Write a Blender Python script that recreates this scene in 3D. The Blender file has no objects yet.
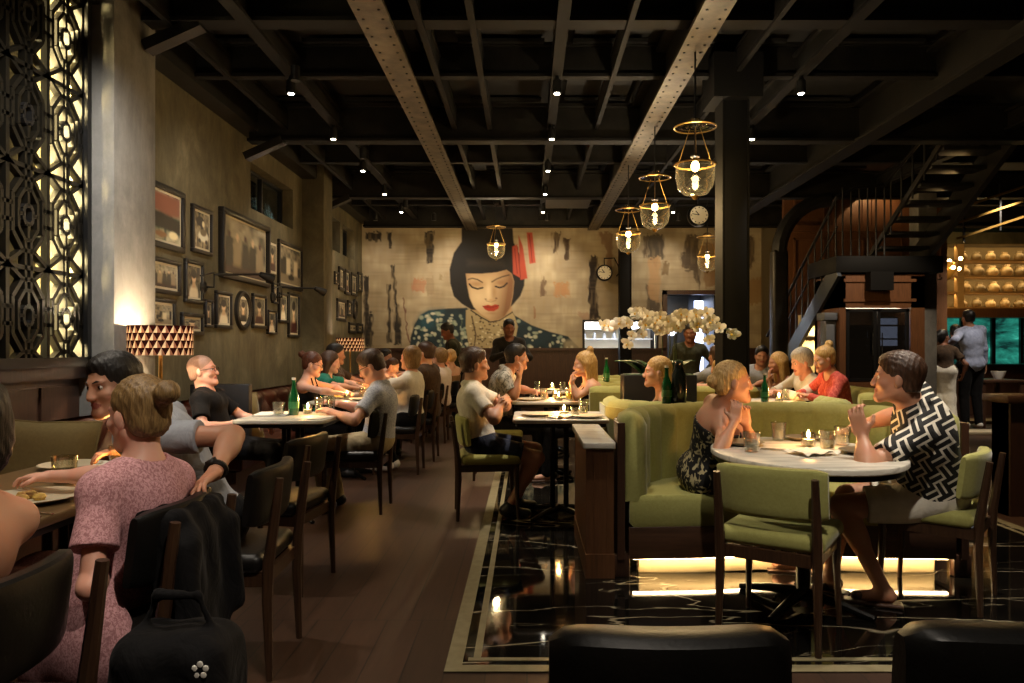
import bpy, math, random
import numpy as np
from mathutils import Vector, Matrix, Quaternion
random.seed(7); np.random.seed(7)
SC = bpy.context.scene
COL = SC.collection
PI = math.pi
R = math.radians
F0, CX, CY, CH = 740.0, 527.0, 348.0, 1.25      # focal length in px, vanishing point, eye height

def W(px, py, Y):
    """world point seen at photo pixel (px,py) at distance Y"""
    return Vector(((px - CX) / F0 * Y, Y, CH + (CY - py) / F0 * Y))

# ------------------------------------------------------------------ materials
def lin(c):
    if isinstance(c, str):
        c = [int(c[i:i + 2], 16) / 255 for i in (0, 2, 4)]
    return tuple((v / 12.92 if v <= .04045 else ((v + .055) / 1.055) ** 2.4) for v in c)

def nd(nt, t, **kw):
    n = nt.nodes.new(t)
    for k, v in kw.items():
        if k[0] == 'i' and k[1:].isdigit(): n.inputs[int(k[1:])].default_value = v
        else: setattr(n, k, v)
    return n

def base_mat(name):
    m = bpy.data.materials.new(name); m.use_nodes = True
    nt = m.node_tree
    return m, nt, nt.nodes['Principled BSDF']

def ramp(nt, fac, stops):
    r = nd(nt, 'ShaderNodeValToRGB')
    el = r.color_ramp.elements
    while len(el) < len(stops): el.new(.5)
    for e, (p, c) in zip(el, stops):
        e.position = p; e.color = (*c, 1)
    nt.links.new(fac, r.inputs[0])
    return r.outputs[0]

def mapped(nt, scale=(1, 1, 1), rot=(0, 0, 0), coord='Object'):
    tc = nd(nt, 'ShaderNodeTexCoord'); mp = nd(nt, 'ShaderNodeMapping')
    mp.inputs['Scale'].default_value = scale; mp.inputs['Rotation'].default_value = rot
    nt.links.new(tc.outputs[coord], mp.inputs[0])
    return mp.outputs[0]

def noise(nt, vec, scale, detail=4, rough=.55, dist=0):
    n = nd(nt, 'ShaderNodeTexNoise')
    n.inputs['Scale'].default_value = scale; n.inputs['Detail'].default_value = detail
    n.inputs['Roughness'].default_value = rough; n.inputs['Distortion'].default_value = dist
    nt.links.new(vec, n.inputs['Vector'])
    return n.outputs[0]

def bump(nt, b, h, strength, dist=.01):
    n = nd(nt, 'ShaderNodeBump')
    n.inputs['Strength'].default_value = strength; n.inputs['Distance'].default_value = dist
    nt.links.new(h, n.inputs['Height']); nt.links.new(n.outputs[0], b.inputs['Normal'])

def mat(name, c, rough=.6, metal=0., var=None, bmp=None, emit=None, es=1., spec=.5, sheen=0, coat=0):
    """var=(scale xyz, noise scale, colour2, lo, hi)  bmp=(scale, strength)"""
    m, nt, b = base_mat(name)
    c = lin(c)
    b.inputs['Base Color'].default_value = (*c, 1)
    b.inputs['Roughness'].default_value = rough; b.inputs['Metallic'].default_value = metal
    b.inputs['Specular IOR Level'].default_value = spec
    if sheen: b.inputs['Sheen Weight'].default_value = sheen
    if coat: b.inputs['Coat Weight'].default_value = coat; b.inputs['Coat Roughness'].default_value = .15
    if var:
        sc, ns, c2, lo, hi = var
        f = noise(nt, mapped(nt, sc), ns, 5)
        nt.links.new(ramp(nt, f, [(lo, c), (hi, lin(c2))]), b.inputs['Base Color'])
    if bmp:
        bump(nt, b, noise(nt, mapped(nt), bmp[0], 3), bmp[1])
    if emit:
        b.inputs['Emission Color'].default_value = (*lin(emit), 1); b.inputs['Emission Strength'].default_value = es
    return m

def glass_mat(name, tint='ffffff', gloss=.14, rough=.03, glow=None, gs=0):
    m = bpy.data.materials.new(name); m.use_nodes = True
    nt = m.node_tree; nt.nodes.clear()
    out = nd(nt, 'ShaderNodeOutputMaterial'); tr = nd(nt, 'ShaderNodeBsdfTransparent'); gl = nd(nt, 'ShaderNodeBsdfGlossy')
    tr.inputs[0].default_value = (*lin(tint), 1); gl.inputs['Roughness'].default_value = rough
    lw = nd(nt, 'ShaderNodeLayerWeight'); lw.inputs[0].default_value = .35
    mt = nd(nt, 'ShaderNodeMath', operation='MULTIPLY_ADD'); mt.inputs[1].default_value = .75; mt.inputs[2].default_value = gloss * .4
    mx = nd(nt, 'ShaderNodeMixShader')
    nt.links.new(lw.outputs['Facing'], mt.inputs[0]); nt.links.new(mt.outputs[0], mx.inputs[0])
    nt.links.new(tr.outputs[0], mx.inputs[1]); nt.links.new(gl.outputs[0], mx.inputs[2])
    nt.links.new(mx.outputs[0], out.inputs[0])
    return m

def emit_mat(name, c, s):
    m = bpy.data.materials.new(name); m.use_nodes = True
    nt = m.node_tree; nt.nodes.clear()
    out = nd(nt, 'ShaderNodeOutputMaterial'); e = nd(nt, 'ShaderNodeEmission')
    e.inputs[0].default_value = (*lin(c), 1); e.inputs[1].default_value = s
    nt.links.new(e.outputs[0], out.inputs[0])
    return m

def wood_mat(name, c1, c2, rough=.45, axis=(1, 1, 12), ns=2.5, coat=0):
    m, nt, b = base_mat(name)
    sc = tuple(30 / a for a in axis)
    f = noise(nt, mapped(nt, sc), ns, 5, .6, .6)
    nt.links.new(ramp(nt, f, [(.3, lin(c1)), (.7, lin(c2))]), b.inputs['Base Color'])
    b.inputs['Roughness'].default_value = rough
    b.inputs['Coat Weight'].default_value = coat; b.inputs['Coat Roughness'].default_value = .2
    bump(nt, b, f, .1, .004)
    return m

def vcol_mat(name, rough=.7, bmp=None, coat=0):
    m, nt, b = base_mat(name)
    a = nd(nt, 'ShaderNodeVertexColor'); a.layer_name = 'paint'
    nt.links.new(a.outputs[0], b.inputs['Base Color'])
    b.inputs['Roughness'].default_value = rough; b.inputs['Coat Weight'].default_value = coat; b.inputs['Coat Roughness'].default_value = .08
    if bmp: bump(nt, b, noise(nt, mapped(nt), bmp[0], 4), bmp[1])
    return m

# ------------------------------------------------------------------ mesh builder
class MB:
    def __init__(s): s.v = []; s.f = []; s.m = []
    def add(s, vs, fs, m=0, T=None):
        o = len(s.v)
        if T is not None: vs = [T @ Vector(v) for v in vs]
        s.v += [tuple(v) for v in vs]; s.f += [tuple(i + o for i in f) for f in fs]; s.m += [m] * len(fs)
        return s
    def box(s, x0, x1, y0, y1, z0, z1, m=0, T=None):
        vs = [(x, y, z) for z in (z0, z1) for y in (y0, y1) for x in (x0, x1)]
        return s.add(vs, [(0, 2, 3, 1), (4, 5, 7, 6), (0, 1, 5, 4), (2, 6, 7, 3), (0, 4, 6, 2), (1, 3, 7, 5)], m, T)
    def rbox(s, x0, x1, y0, y1, z0, z1, r=.01, n=2, m=0, T=None):
        c = ((x0 + x1) / 2, (y0 + y1) / 2, (z0 + z1) / 2); h = ((x1 - x0) / 2, (y1 - y0) / 2, (z1 - z0) / 2)
        r = min(r, min(h) * .999)
        L = [(-1, math.tan(-PI / 4 * (1 - k / n))) for k in range(n + 1)] + [(1, math.tan(PI / 4 * k / n)) for k in range(n + 1)]
        N = len(L); idx = {}; vs = []; fs = []
        def vert(sg, d):
            d = Vector(d).normalized()
            p = tuple(c[i] + sg[i] * (h[i] - r) + d[i] * r for i in range(3))
            k = tuple(round(q, 6) for q in p)
            if k not in idx: idx[k] = len(vs); vs.append(p)
            return idx[k]
        for ax in range(3):
            for sg in (-1, 1):
                g = []
                for sa, a in L:
                    row = []
                    for sb, b in L:
                        q = [0, 0, 0]; d = [0, 0, 0]
                        q[ax] = sg; d[ax] = sg; q[(ax + 1) % 3] = sa; d[(ax + 1) % 3] = a; q[(ax + 2) % 3] = sb; d[(ax + 2) % 3] = b
                        row.append(vert(q, d))
                    g.append(row)
                for i in range(N - 1):
                    for j in range(N - 1):
                        q = (g[i][j], g[i + 1][j], g[i + 1][j + 1], g[i][j + 1])
                        if len(set(q)) < 3: continue
                        q = tuple(dict.fromkeys(q))
                        fs.append(q if sg > 0 else q[::-1])
        return s.add(vs, fs, m, T)
    def lathe(s, prof, seg=20, m=0, T=None, sx=1, sy=1):
        vs = []; fs = []; n = len(prof)
        for k in range(seg):
            a = 2 * PI * k / seg
            for r, z in prof: vs.append((math.cos(a) * r * sx, math.sin(a) * r * sy, z))
        for k in range(seg):
            k2 = (k + 1) % seg
            for i in range(n - 1):
                fs.append((k * n + i, k2 * n + i, k2 * n + i + 1, k * n + i + 1))
        if prof[0][0] > 1e-4: fs.append(tuple(k * n for k in range(seg))[::-1])
        if prof[-1][0] > 1e-4: fs.append(tuple(k * n + n - 1 for k in range(seg)))
        return s.add(vs, fs, m, T)
    def shell(s, prof, seg=20, m=0, T=None):
        """open lathe, no caps"""
        vs = []; fs = []; n = len(prof)
        for k in range(seg):
            a = 2 * PI * k / seg
            for r, z in prof: vs.append((math.cos(a) * r, math.sin(a) * r, z))
        for k in range(seg):
            k2 = (k + 1) % seg
            for i in range(n - 1): fs.append((k * n + i, k2 * n + i, k2 * n + i + 1, k * n + i + 1))
        return s.add(vs, fs, m, T)
    def tube(s, pts, r, seg=8, m=0, T=None, flat=1.0):
        pts = [Vector(p) for p in pts]
        rs = r if isinstance(r, (list, tuple)) else [r] * len(pts)
        vs = []; fs = []; prev = None
        for i, p in enumerate(pts):
            d = (pts[min(i + 1, len(pts) - 1)] - pts[max(i - 1, 0)])
            d = d.normalized() if d.length > 1e-9 else Vector((0, 0, 1))
            if prev is None:
                u = d.cross(Vector((0, 0, 1)) if abs(d.z) < .9 else Vector((0, 1, 0))).normalized()
            else:
                u = (prev - d * prev.dot(d)).normalized()
            prev = u; w = d.cross(u)
            for k in range(seg):
                a = 2 * PI * (k + .5) / seg
                vs.append(p + (u * math.cos(a) + w * math.sin(a) * flat) * rs[i])
        for i in range(len(pts) - 1):
            for k in range(seg):
                k2 = (k + 1) % seg
                fs.append((i * seg + k, i * seg + k2, (i + 1) * seg + k2, (i + 1) * seg + k))
        fs.append(tuple(range(seg))[::-1]); fs.append(tuple((len(pts) - 1) * seg + k for k in range(seg)))
        return s.add(vs, fs, m, T)
    def bar(s, a, b, w, h, m=0, up=(0, 0, 1)):
        """rectangular bar from a to b"""
        a = Vector(a); b = Vector(b); d = (b - a); L = d.length; d.normalize()
        u = d.cross(Vector(up))
        if u.length < 1e-4: u = d.cross(Vector((0, 1, 0)))
        u.normalize(); q = u.cross(d)
        T = Matrix(((u.x, d.x, q.x, a.x), (u.y, d.y, q.y, a.y), (u.z, d.z, q.z, a.z), (0, 0, 0, 1)))
        return s.box(-w / 2, w / 2, 0, L, -h / 2, h / 2, m, T)
    def prism(s, poly, z0, z1, m=0, T=None):
        n = len(poly)
        vs = [(x, y, z0) for x, y in poly] + [(x, y, z1) for x, y in poly]
        fs = [tuple(range(n))[::-1], tuple(range(n, 2 * n))] + [(i, (i + 1) % n, (i + 1) % n + n, i + n) for i in range(n)]
        return s.add(vs, fs, m, T)
    def sphere(s, c, r, seg=12, m=0, T=None):
        r = r if isinstance(r, (tuple, list)) else (r, r, r)
        n = seg // 2
        pr = [(max(math.sin(PI * i / n), 0), -math.cos(PI * i / n)) for i in range(n + 1)]
        t = Matrix.Translation(c) @ Matrix.Diagonal((*r, 1))
        if T is not None: t = T @ t
        return s.lathe([(a if 0 < i < n else 0, z) for i, (a, z) in enumerate(pr)], seg, m, t)

def mk(name, mb, mats, parent=None, loc=None, rot=None, smooth=35):
    me = bpy.data.meshes.new(name)
    me.from_pydata(mb.v, [], mb.f)
    for m in (mats if isinstance(mats, (list, tuple)) else [mats]): me.materials.append(m)
    if any(mb.m): me.polygons.foreach_set('material_index', mb.m)
    me.polygons.foreach_set('use_smooth', [True] * len(me.polygons))
    me.update()
    if smooth < 180: me.set_sharp_from_angle(angle=R(smooth))
    o = bpy.data.objects.new(name, me); COL.objects.link(o)
    if parent: o.parent = parent
    if loc is not None: o.location = loc
    if rot is not None: o.rotation_euler = rot
    return o

def tag(o, label=None, cat=None, group=None, kind=None):
    if label: o['label'] = label
    if cat: o['category'] = cat
    if group: o['group'] = group
    if kind: o['kind'] = kind
    return o

def thing(name, label, cat, loc=(0, 0, 0), rz=0, group=None):
    o = bpy.data.objects.new(name, None); COL.objects.link(o); o.empty_display_size = .1
    o.location = loc; o.rotation_euler = (0, 0, rz)
    return tag(o, label, cat, group)

def struct(name, mb, m, smooth=35):
    return tag(mk(name, mb, m, smooth=smooth), kind='structure')

def dup(o, loc=None, rz=None, label=None, parent=None):
    c = o.copy(); COL.objects.link(c)
    if parent: c.parent = parent
    if loc is not None: c.location = loc
    if rz is not None: c.rotation_euler = (0, 0, rz)
    if label: c['label'] = label
    for ch in list(o.children): dup(ch, parent=c)
    return c

def light(name, kind, loc, energy, color, size=.05, parent=None, target=None, spot=None, blend=.6):
    l = bpy.data.lights.new(name, kind); l.energy = energy; l.color = lin(color)
    if kind in ('POINT', 'SPOT'): l.shadow_soft_size = size
    if kind == 'SPOT': l.spot_size = R(spot); l.spot_blend = blend
    if kind == 'AREA': l.shape = 'RECTANGLE'; l.size = size[0]; l.size_y = size[1]
    o = bpy.data.objects.new(name, l); COL.objects.link(o); o.location = loc
    if target is not None:
        o.rotation_euler = (Vector(target) - Vector(loc)).to_track_quat('-Z', 'Y').to_euler()
    if parent: o.parent = parent
    return o

# ------------------------------------------------------------------ painted flat grids (artworks)
def seg_poly(px, py, poly):
    """signed distance to polygon, negative inside"""
    P = np.array(poly, float); Q = np.roll(P, -1, 0)
    d = np.full(px.shape, 1e9); ins = np.zeros(px.shape, bool)
    for (ax, ay), (bx, by) in zip(P, Q):
        ex, ey = bx - ax, by - ay
        t = np.clip(((px - ax) * ex + (py - ay) * ey) / (ex * ex + ey * ey + 1e-9), 0, 1)
        d = np.minimum(d, np.hypot(px - ax - t * ex, py - ay - t * ey))
        c = ((ay > py) != (by > py)) & (px < (bx - ax) * (py - ay) / ((by - ay) if by != ay else 1e-9) + ax)
        ins ^= c
    return np.where(ins, -d, d)

def vnoise(x, y, seed=0):
    def h(i, j): 
        v = np.sin(i * 127.1 + j * 311.7 + seed * 74.7) * 43758.5453
        return v - np.floor(v)
    xi, yi = np.floor(x), np.floor(y); u, v = x - xi, y - yi
    u = u * u * (3 - 2 * u); v = v * v * (3 - 2 * v)
    return (h(xi, yi) * (1 - u) + h(xi + 1, yi) * u) * (1 - v) + (h(xi, yi + 1) * (1 - u) + h(xi + 1, yi + 1) * u) * v

class Paint:
    def __init__(s, px, py, c): s.x = px; s.y = py; s.c = np.empty(px.shape + (3,)); s.c[:] = lin(c)
    def mix(s, a, c):
        c = np.array(lin(c)) if isinstance(c, (str, tuple)) else c
        s.c += (c - s.c) * np.clip(a, 0, 1)[..., None]
    def poly(s, pts, c, soft=3, a=1.): s.mix(a * np.clip(.5 - seg_poly(s.x, s.y, pts) / soft, 0, 1), c)
    def ell(s, cx, cy, rx, ry, c, soft=.3, a=1.):
        q = np.hypot((s.x - cx) / rx, (s.y - cy) / ry); s.mix(a * np.clip((1 - q) / soft, 0, 1), c)
    def stroke(s, pts, w, c, soft=2, a=1.):
        d = np.full(s.x.shape, 1e9)
        for (ax, ay), (bx, by) in zip(pts[:-1], pts[1:]):
            ex, ey = bx - ax, by - ay
            t = np.clip(((s.x - ax) * ex + (s.y - ay) * ey) / (ex * ex + ey * ey + 1e-9), 0, 1)
            d = np.minimum(d, np.hypot(s.x - ax - t * ex, s.y - ay - t * ey))
        s.mix(a * np.clip(.5 - (d - w) / soft, 0, 1), c)

def paint_mesh(name, col, corner, du, dv, m, parent=None):
    """col[h,w,3] painted on a rectangle: corner + du*i + dv*j (world or local), row 0 first"""
    h, w = col.shape[:2]
    c = np.array(corner, float)[None, None] + np.arange(w)[None, :, None] / (w - 1) * np.array(du)[None, None] + np.arange(h)[:, None, None] / (h - 1) * np.array(dv)[None, None]
    idx = np.arange(w * h).reshape(h, w)
    q = np.stack([idx[:-1, :-1], idx[1:, :-1], idx[1:, 1:], idx[:-1, 1:]], -1).reshape(-1, 4)
    me = np_mesh(name, c.reshape(-1, 3), q)
    a = me.color_attributes.new('paint', 'FLOAT_COLOR', 'POINT')
    rgba = np.ones((w * h, 4), np.float32); rgba[:, :3] = col.reshape(-1, 3)
    a.data.foreach_set('color', rgba.ravel())
    me.materials.append(m)
    o = bpy.data.objects.new(name, me); COL.objects.link(o)
    if parent: o.parent = parent
    return o

def np_mesh(name, v, q):
    me = bpy.data.meshes.new(name)
    me.vertices.add(len(v)); me.vertices.foreach_set('co', np.asarray(v, np.float32).ravel())
    n = len(q)
    me.loops.add(n * 4); me.loops.foreach_set('vertex_index', np.asarray(q, np.int32).ravel())
    me.polygons.add(n); me.polygons.foreach_set('loop_start', np.arange(0, n * 4, 4, dtype=np.int32))
    me.polygons.foreach_set('use_smooth', np.ones(n, bool))
    me.update(calc_edges=True); me.validate()
    return me

# ------------------------------------------------------------------ signed-distance surfaces (organic shapes)
class SDF:
    def __init__(s): s.ops = []
    def rc(s, a, b, r1, r2=None, k=.02, sub=False, cut=None):
        s.ops.append(('rc', np.array(a, float), np.array(b, float), r1, r1 if r2 is None else r2, k, sub, cut)); return s
    def el(s, c, r, M=None, k=.02, sub=False, cut=None):
        s.ops.append(('el', np.array(c, float), np.eye(3) if M is None else np.array(M), np.array(r, float), None, k, sub, cut)); return s
    def bx(s, c, h, M=None, k=.02, rr=.01, sub=False, cut=None):
        s.ops.append(('bx', np.array(c, float), np.eye(3) if M is None else np.array(M), np.array(h, float), rr, k, sub, cut)); return s
    def bounds(s, o):
        if o[0] == 'rc':
            r = max(o[3], o[4]); return np.minimum(o[1], o[2]) - r, np.maximum(o[1], o[2]) + r
        e = np.abs(o[2]) @ o[3] if o[0] == 'bx' else np.sqrt(((o[2] * o[3]) ** 2).sum(1))
        return o[1] - e, o[1] + e
    def mesh(s, vox, planes=(), disp=None):
        bs = [s.bounds(o) for o in s.ops if not o[6]]
        lo = np.min([b[0] for b in bs], 0) - 3 * vox; hi = np.max([b[1] for b in bs], 0) + 3 * vox
        n = np.ceil((hi - lo) / vox).astype(int) + 1
        ax = [lo[i] + vox * np.arange(n[i]) for i in range(3)]
        Fd = np.full(n, 1.0, np.float32)
        for o in s.ops:
            b0, b1 = s.bounds(o); pad = o[5] + 2.5 * vox
            i0 = np.clip(np.floor((b0 - pad - lo) / vox).astype(int), 0, n - 1); i1 = np.clip(np.ceil((b1 + pad - lo) / vox).astype(int) + 1, 1, n)
            if np.any(i1 <= i0): continue
            sl = tuple(slice(a, b) for a, b in zip(i0, i1))
            x = ax[0][sl[0]][:, None, None]; y = ax[1][sl[1]][None, :, None]; z = ax[2][sl[2]][None, None, :]
            if o[0] == 'rc':
                a, b = o[1], o[2]; e = b - a; L = e @ e + 1e-12
                t = np.clip(((x - a[0]) * e[0] + (y - a[1]) * e[1] + (z - a[2]) * e[2]) / L, 0, 1)
                d = np.sqrt((x - a[0] - t * e[0]) ** 2 + (y - a[1] - t * e[1]) ** 2 + (z - a[2] - t * e[2]) ** 2) - (o[3] + (o[4] - o[3]) * t)
            else:
                c, M, r = o[1], o[2], o[3]
                u = [(x - c[0]) * M[0, i] + (y - c[1]) * M[1, i] + (z - c[2]) * M[2, i] for i in range(3)]
                if o[0] == 'el':
                    k0 = np.sqrt(sum((u[i] / r[i]) ** 2 for i in range(3))); k1 = np.sqrt(sum((u[i] / r[i] ** 2) ** 2 for i in range(3))) + 1e-9
                    d = k0 * (k0 - 1) / k1
                else:
                    rr = o[4]; q = [np.abs(u[i]) - (r[i] - rr) for i in range(3)]
                    d = np.sqrt(sum(np.maximum(k, 0) ** 2 for k in q)) + np.minimum(np.maximum(np.maximum(q[0], q[1]), q[2]), 0) - rr
            if o[7] is not None:
                for nn, dd in o[7]: d = np.maximum(d, x * nn[0] + y * nn[1] + z * nn[2] - dd)
            k = max(o[5], 1e-5); f = Fd[sl]
            if o[6]:
                h = np.maximum(k - np.abs(f + d), 0) / k; Fd[sl] = np.maximum(f, -d) + h * h * k * .25
            else:
                h = np.maximum(k - np.abs(f - d), 0) / k; Fd[sl] = np.minimum(f, d) - h * h * k * .25
        X, Y, Z = ax[0][:, None, None], ax[1][None, :, None], ax[2][None, None, :]
        for nn, dd in planes: Fd = np.maximum(Fd, (X * nn[0] + Y * nn[1] + Z * nn[2] - dd).astype(np.float32))
        if disp is not None: Fd = Fd + disp(X, Y, Z).astype(np.float32)
        return surface_nets(Fd, lo, vox)

def surface_nets(f, lo, h):
    S = f < 0
    cnt = np.zeros(tuple(d - 1 for d in f.shape), np.uint8)
    for i in (0, 1):
        for j in (0, 1):
            for k in (0, 1):
                cnt += S[i:S.shape[0] - 1 + i, j:S.shape[1] - 1 + j, k:S.shape[2] - 1 + k]
    cells = np.argwhere((cnt > 0) & (cnt < 8))
    idx = np.full(cnt.shape, -1, np.int32); idx[tuple(cells.T)] = np.arange(len(cells))
    acc = np.zeros((len(cells), 3)); num = np.zeros(len(cells))
    C = [(i, j, k) for i in (0, 1) for j in (0, 1) for k in (0, 1)]
    vals = {c: f[cells[:, 0] + c[0], cells[:, 1] + c[1], cells[:, 2] + c[2]].astype(float) for c in C}
    for c in C:
        for a in range(3):
            if c[a]: continue
            c2 = list(c); c2[a] = 1; c2 = tuple(c2)
            v0, v1 = vals[c], vals[c2]; m = (v0 < 0) != (v1 < 0)
            t = np.where(m, v0 / np.where(v0 == v1, 1, v0 - v1), 0)
            p = np.array(c, float)[None].repeat(len(cells), 0); p[:, a] += t
            acc[m] += p[m]; num[m] += 1
    V = lo + (cells + acc / num[:, None]) * h
    Q = []
    for a in range(3):
        b, c = (a + 1) % 3, (a + 2) % 3
        A = [slice(0, -1)] * 3; B = [slice(0, -1)] * 3
        A[a] = slice(0, -1); B[a] = slice(1, None)
        for q in (b, c): A[q] = slice(1, -1); B[q] = slice(1, -1)
        s0, s1 = S[tuple(A)], S[tuple(B)]
        e = np.argwhere(s0 != s1)
        if not len(e): continue
        fl = s0[tuple(e.T)]
        off = np.ones(3, int); off[a] = 0
        e = e + off
        def id_(db, dc):
            q = e.copy(); q[:, b] += db; q[:, c] += dc; return idx[tuple(q.T)]
        q = np.stack([id_(-1, -1), id_(0, -1), id_(0, 0), id_(-1, 0)], 1)
        q[~fl] = q[~fl][:, ::-1]
        Q.append(q)
    Q = np.concatenate(Q); Q = Q[(Q >= 0).all(1)]
    return V, Q

def sdf_obj(name, sdf, vox, m, parent=None, origin=(0, 0, 0), planes=(), disp=None, post=None):
    V, Q = sdf.mesh(vox, planes, disp)
    me = np_mesh(name, V - np.array(origin), Q)
    for q in (m if isinstance(m, (list, tuple)) else [m]): me.materials.append(q)
    if post: post(me, V, Q)
    o = bpy.data.objects.new(name, me); COL.objects.link(o)
    if parent: o.parent = parent
    return o
# light levels of the ceiling spots (watts) and wall washers
SPOT_E = [[60, 60, 60, 50, 80, 75, 65, 50], [40, 25, 50, 115, 90, 80, 70, 50], [60, 70, 150, 110, 90, 80, 60, 50]]
MURAL_K = .72
# ================================================================== materials of the room
M = {}
def concrete(name, c1, c2, c3):
    m, nt, b = base_mat(name)
    v = mapped(nt)
    f = noise(nt, mapped(nt, (1, 1.2, .8)), 1.7, 8, .7, .5); g = noise(nt, mapped(nt, (1, 1.8, .6)), 4, 8, .75)
    c = ramp(nt, f, [(.3, lin(c1)), (.55, lin(c2)), (.75, lin(c3))])
    mx = nd(nt, 'ShaderNodeMixRGB', blend_type='OVERLAY'); mx.inputs[0].default_value = .6
    nt.links.new(c, mx.inputs[1]); nt.links.new(g, mx.inputs[2]); nt.links.new(mx.outputs[0], b.inputs['Base Color'])
    b.inputs['Roughness'].default_value = .85
    bump(nt, b, g, .25, .006)
    return m
M['concrete'] = concrete('concrete', '453f2c', '635b42', '7c735a')
M['concrete_grey'] = concrete('concrete_grey', '6d6a64', '8a867d', '98948a')
M['plaster'] = mat('plaster', 'a89878', .85)
M['black_steel'] = mat('black_steel', '1b1a17', .5, .3, var=((1, 1, 1), 6, '2b2823', .4, .7))
M['lit_beam_steel'] = mat('lit_beam_steel', '4a4335', .5, .35, var=((1, 1, 1), 7, '6e6350', .35, .7), bmp=(40, .15))  # lower flanges: light from below put into the colour, webs stay black
M['ceiling'] = mat('ceiling_paint', '0e0d0a', .8, var=((1, 1, 1), 2, '14130f', .4, .6))
M['joist_steel'] = mat('joist_steel', '0d0b09', .75, .1, spec=.3, var=((1, 1, 1), 5, '15120f', .4, .7))
M['dark_wood'] = wood_mat('dark_wood', '35221a', '4a3021', .4, (1, 1, 14))
M['dark_wood_h'] = wood_mat('dark_wood_level', '3c281b', '523624', .45, (14, 1, 1))
M['mid_wood'] = wood_mat('mid_wood', '5a3a22', '744c2e', .45, (1, 1, 14))
M['chair_wood'] = wood_mat('chair_wood', '2e1c12', '46301f', .38, (1, 1, 14), coat=.2)
M['pale_wood'] = wood_mat('pale_wood', 'a07c4c', 'b8935f', .5, (14, 1, 1))
M['gold'] = mat('gold_lattice', '6b5a30', .4, .6)
M['lattice'] = mat('lattice_metal', '1a1710', .4, .4)
M['brass'] = mat('brass', 'b08a48', .3, .9)
M['column'] = mat('column_paint', '0f0e0c', .7, spec=.15)
M['black'] = mat('black_paint', '121110', .45)
M['white'] = mat('white_paint', 'e8e4da', .5)
M['blackout'] = mat('night', '050607', .9)

def floor_wood():
    m, nt, b = base_mat('floor_boards')
    v = mapped(nt, (1, 1, 1))
    br = nd(nt, 'ShaderNodeTexBrick'); br.offset = .37
    br.inputs['Scale'].default_value = 1; br.inputs['Brick Width'].default_value = .16; br.inputs['Row Height'].default_value = 1.7
    br.inputs['Mortar Size'].default_value = .003; br.inputs['Mortar'].default_value = (.01, .006, .004, 1)
    br.inputs['Color1'].default_value = (*lin('432d20'), 1); br.inputs['Color2'].default_value = (*lin('36251a'), 1); br.inputs['Bias'].default_value = 0
    nt.links.new(v, br.inputs['Vector'])
    g = noise(nt, mapped(nt, (14, 1, 1)), 3, 6, .6, .5)
    mx = nd(nt, 'ShaderNodeMixRGB', blend_type='OVERLAY'); mx.inputs[0].default_value = .5
    nt.links.new(br.outputs[0], mx.inputs[1]); nt.links.new(g, mx.inputs[2]); nt.links.new(mx.outputs[0], b.inputs['Base Color'])
    b.inputs['Roughness'].default_value = .42; bump(nt, b, g, .08, .003)
    return m
M['floor'] = floor_wood()

def stretch(s): return (s * .3, s * 1.5, s)
def marble(name, base, base2, vein, scale, width, rough, dens=.5):
    m, nt, b = base_mat(name)
    v = mapped(nt)
    def veins(sc, dist, w, off, rot):
        n = noise(nt, mapped(nt, stretch(sc), (0, 0, rot)), 1, 5, .45, dist)
        s = nd(nt, 'ShaderNodeMath', operation='SUBTRACT'); s.inputs[1].default_value = off
        a = nd(nt, 'ShaderNodeMath', operation='ABSOLUTE'); k = nd(nt, 'ShaderNodeMath', operation='MULTIPLY'); k.inputs[1].default_value = 1 / w
        q = nd(nt, 'ShaderNodeMath', operation='SUBTRACT'); q.inputs[0].default_value = 1; q.use_clamp = True
        nt.links.new(n, s.inputs[0]); nt.links.new(s.outputs[0], a.inputs[0]); nt.links.new(a.outputs[0], k.inputs[0]); nt.links.new(k.outputs[0], q.inputs[1])
        return q.outputs[0]
    a = veins(scale, .7, width, .5, .55); c = veins(scale * 1.8, .8, width * .9, .53, -.2)
    msk = noise(nt, v, scale * 1.3, 2)
    mm = nd(nt, 'ShaderNodeMath', operation='MULTIPLY'); nt.links.new(c, mm.inputs[0]); nt.links.new(msk, mm.inputs[1])
    mxx = nd(nt, 'ShaderNodeMath', operation='MAXIMUM'); nt.links.new(a, mxx.inputs[0]); nt.links.new(mm.outputs[0], mxx.inputs[1])
    mk2 = nd(nt, 'ShaderNodeMath', operation='MULTIPLY'); nt.links.new(mxx.outputs[0], mk2.inputs[0]); mk2.inputs[1].default_value = dens
    bs = ramp(nt, msk, [(.35, lin(base)), (.7, lin(base2))])
    mx = nd(nt, 'ShaderNodeMixRGB'); nt.links.new(mk2.outputs[0], mx.inputs[0]); nt.links.new(bs, mx.inputs[1]); mx.inputs[2].default_value = (*lin(vein), 1)
    nt.links.new(mx.outputs[0], b.inputs['Base Color'])
    b.inputs['Roughness'].default_value = rough
    return m
M['black_marble'] = marble('black_marble', '090807', '14120f', 'b5a88c', 1.15, .0055, .05, .75)
M['white_marble'] = marble('white_marble', 'dad5c8', 'cdc7b8', '8b857b', 3, .05, .25, .5)
M['inlay'] = mat('inlay_stone', '8f8668', .3, var=((1, 1, 1), 18, '7a7054', .35, .7))

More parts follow.
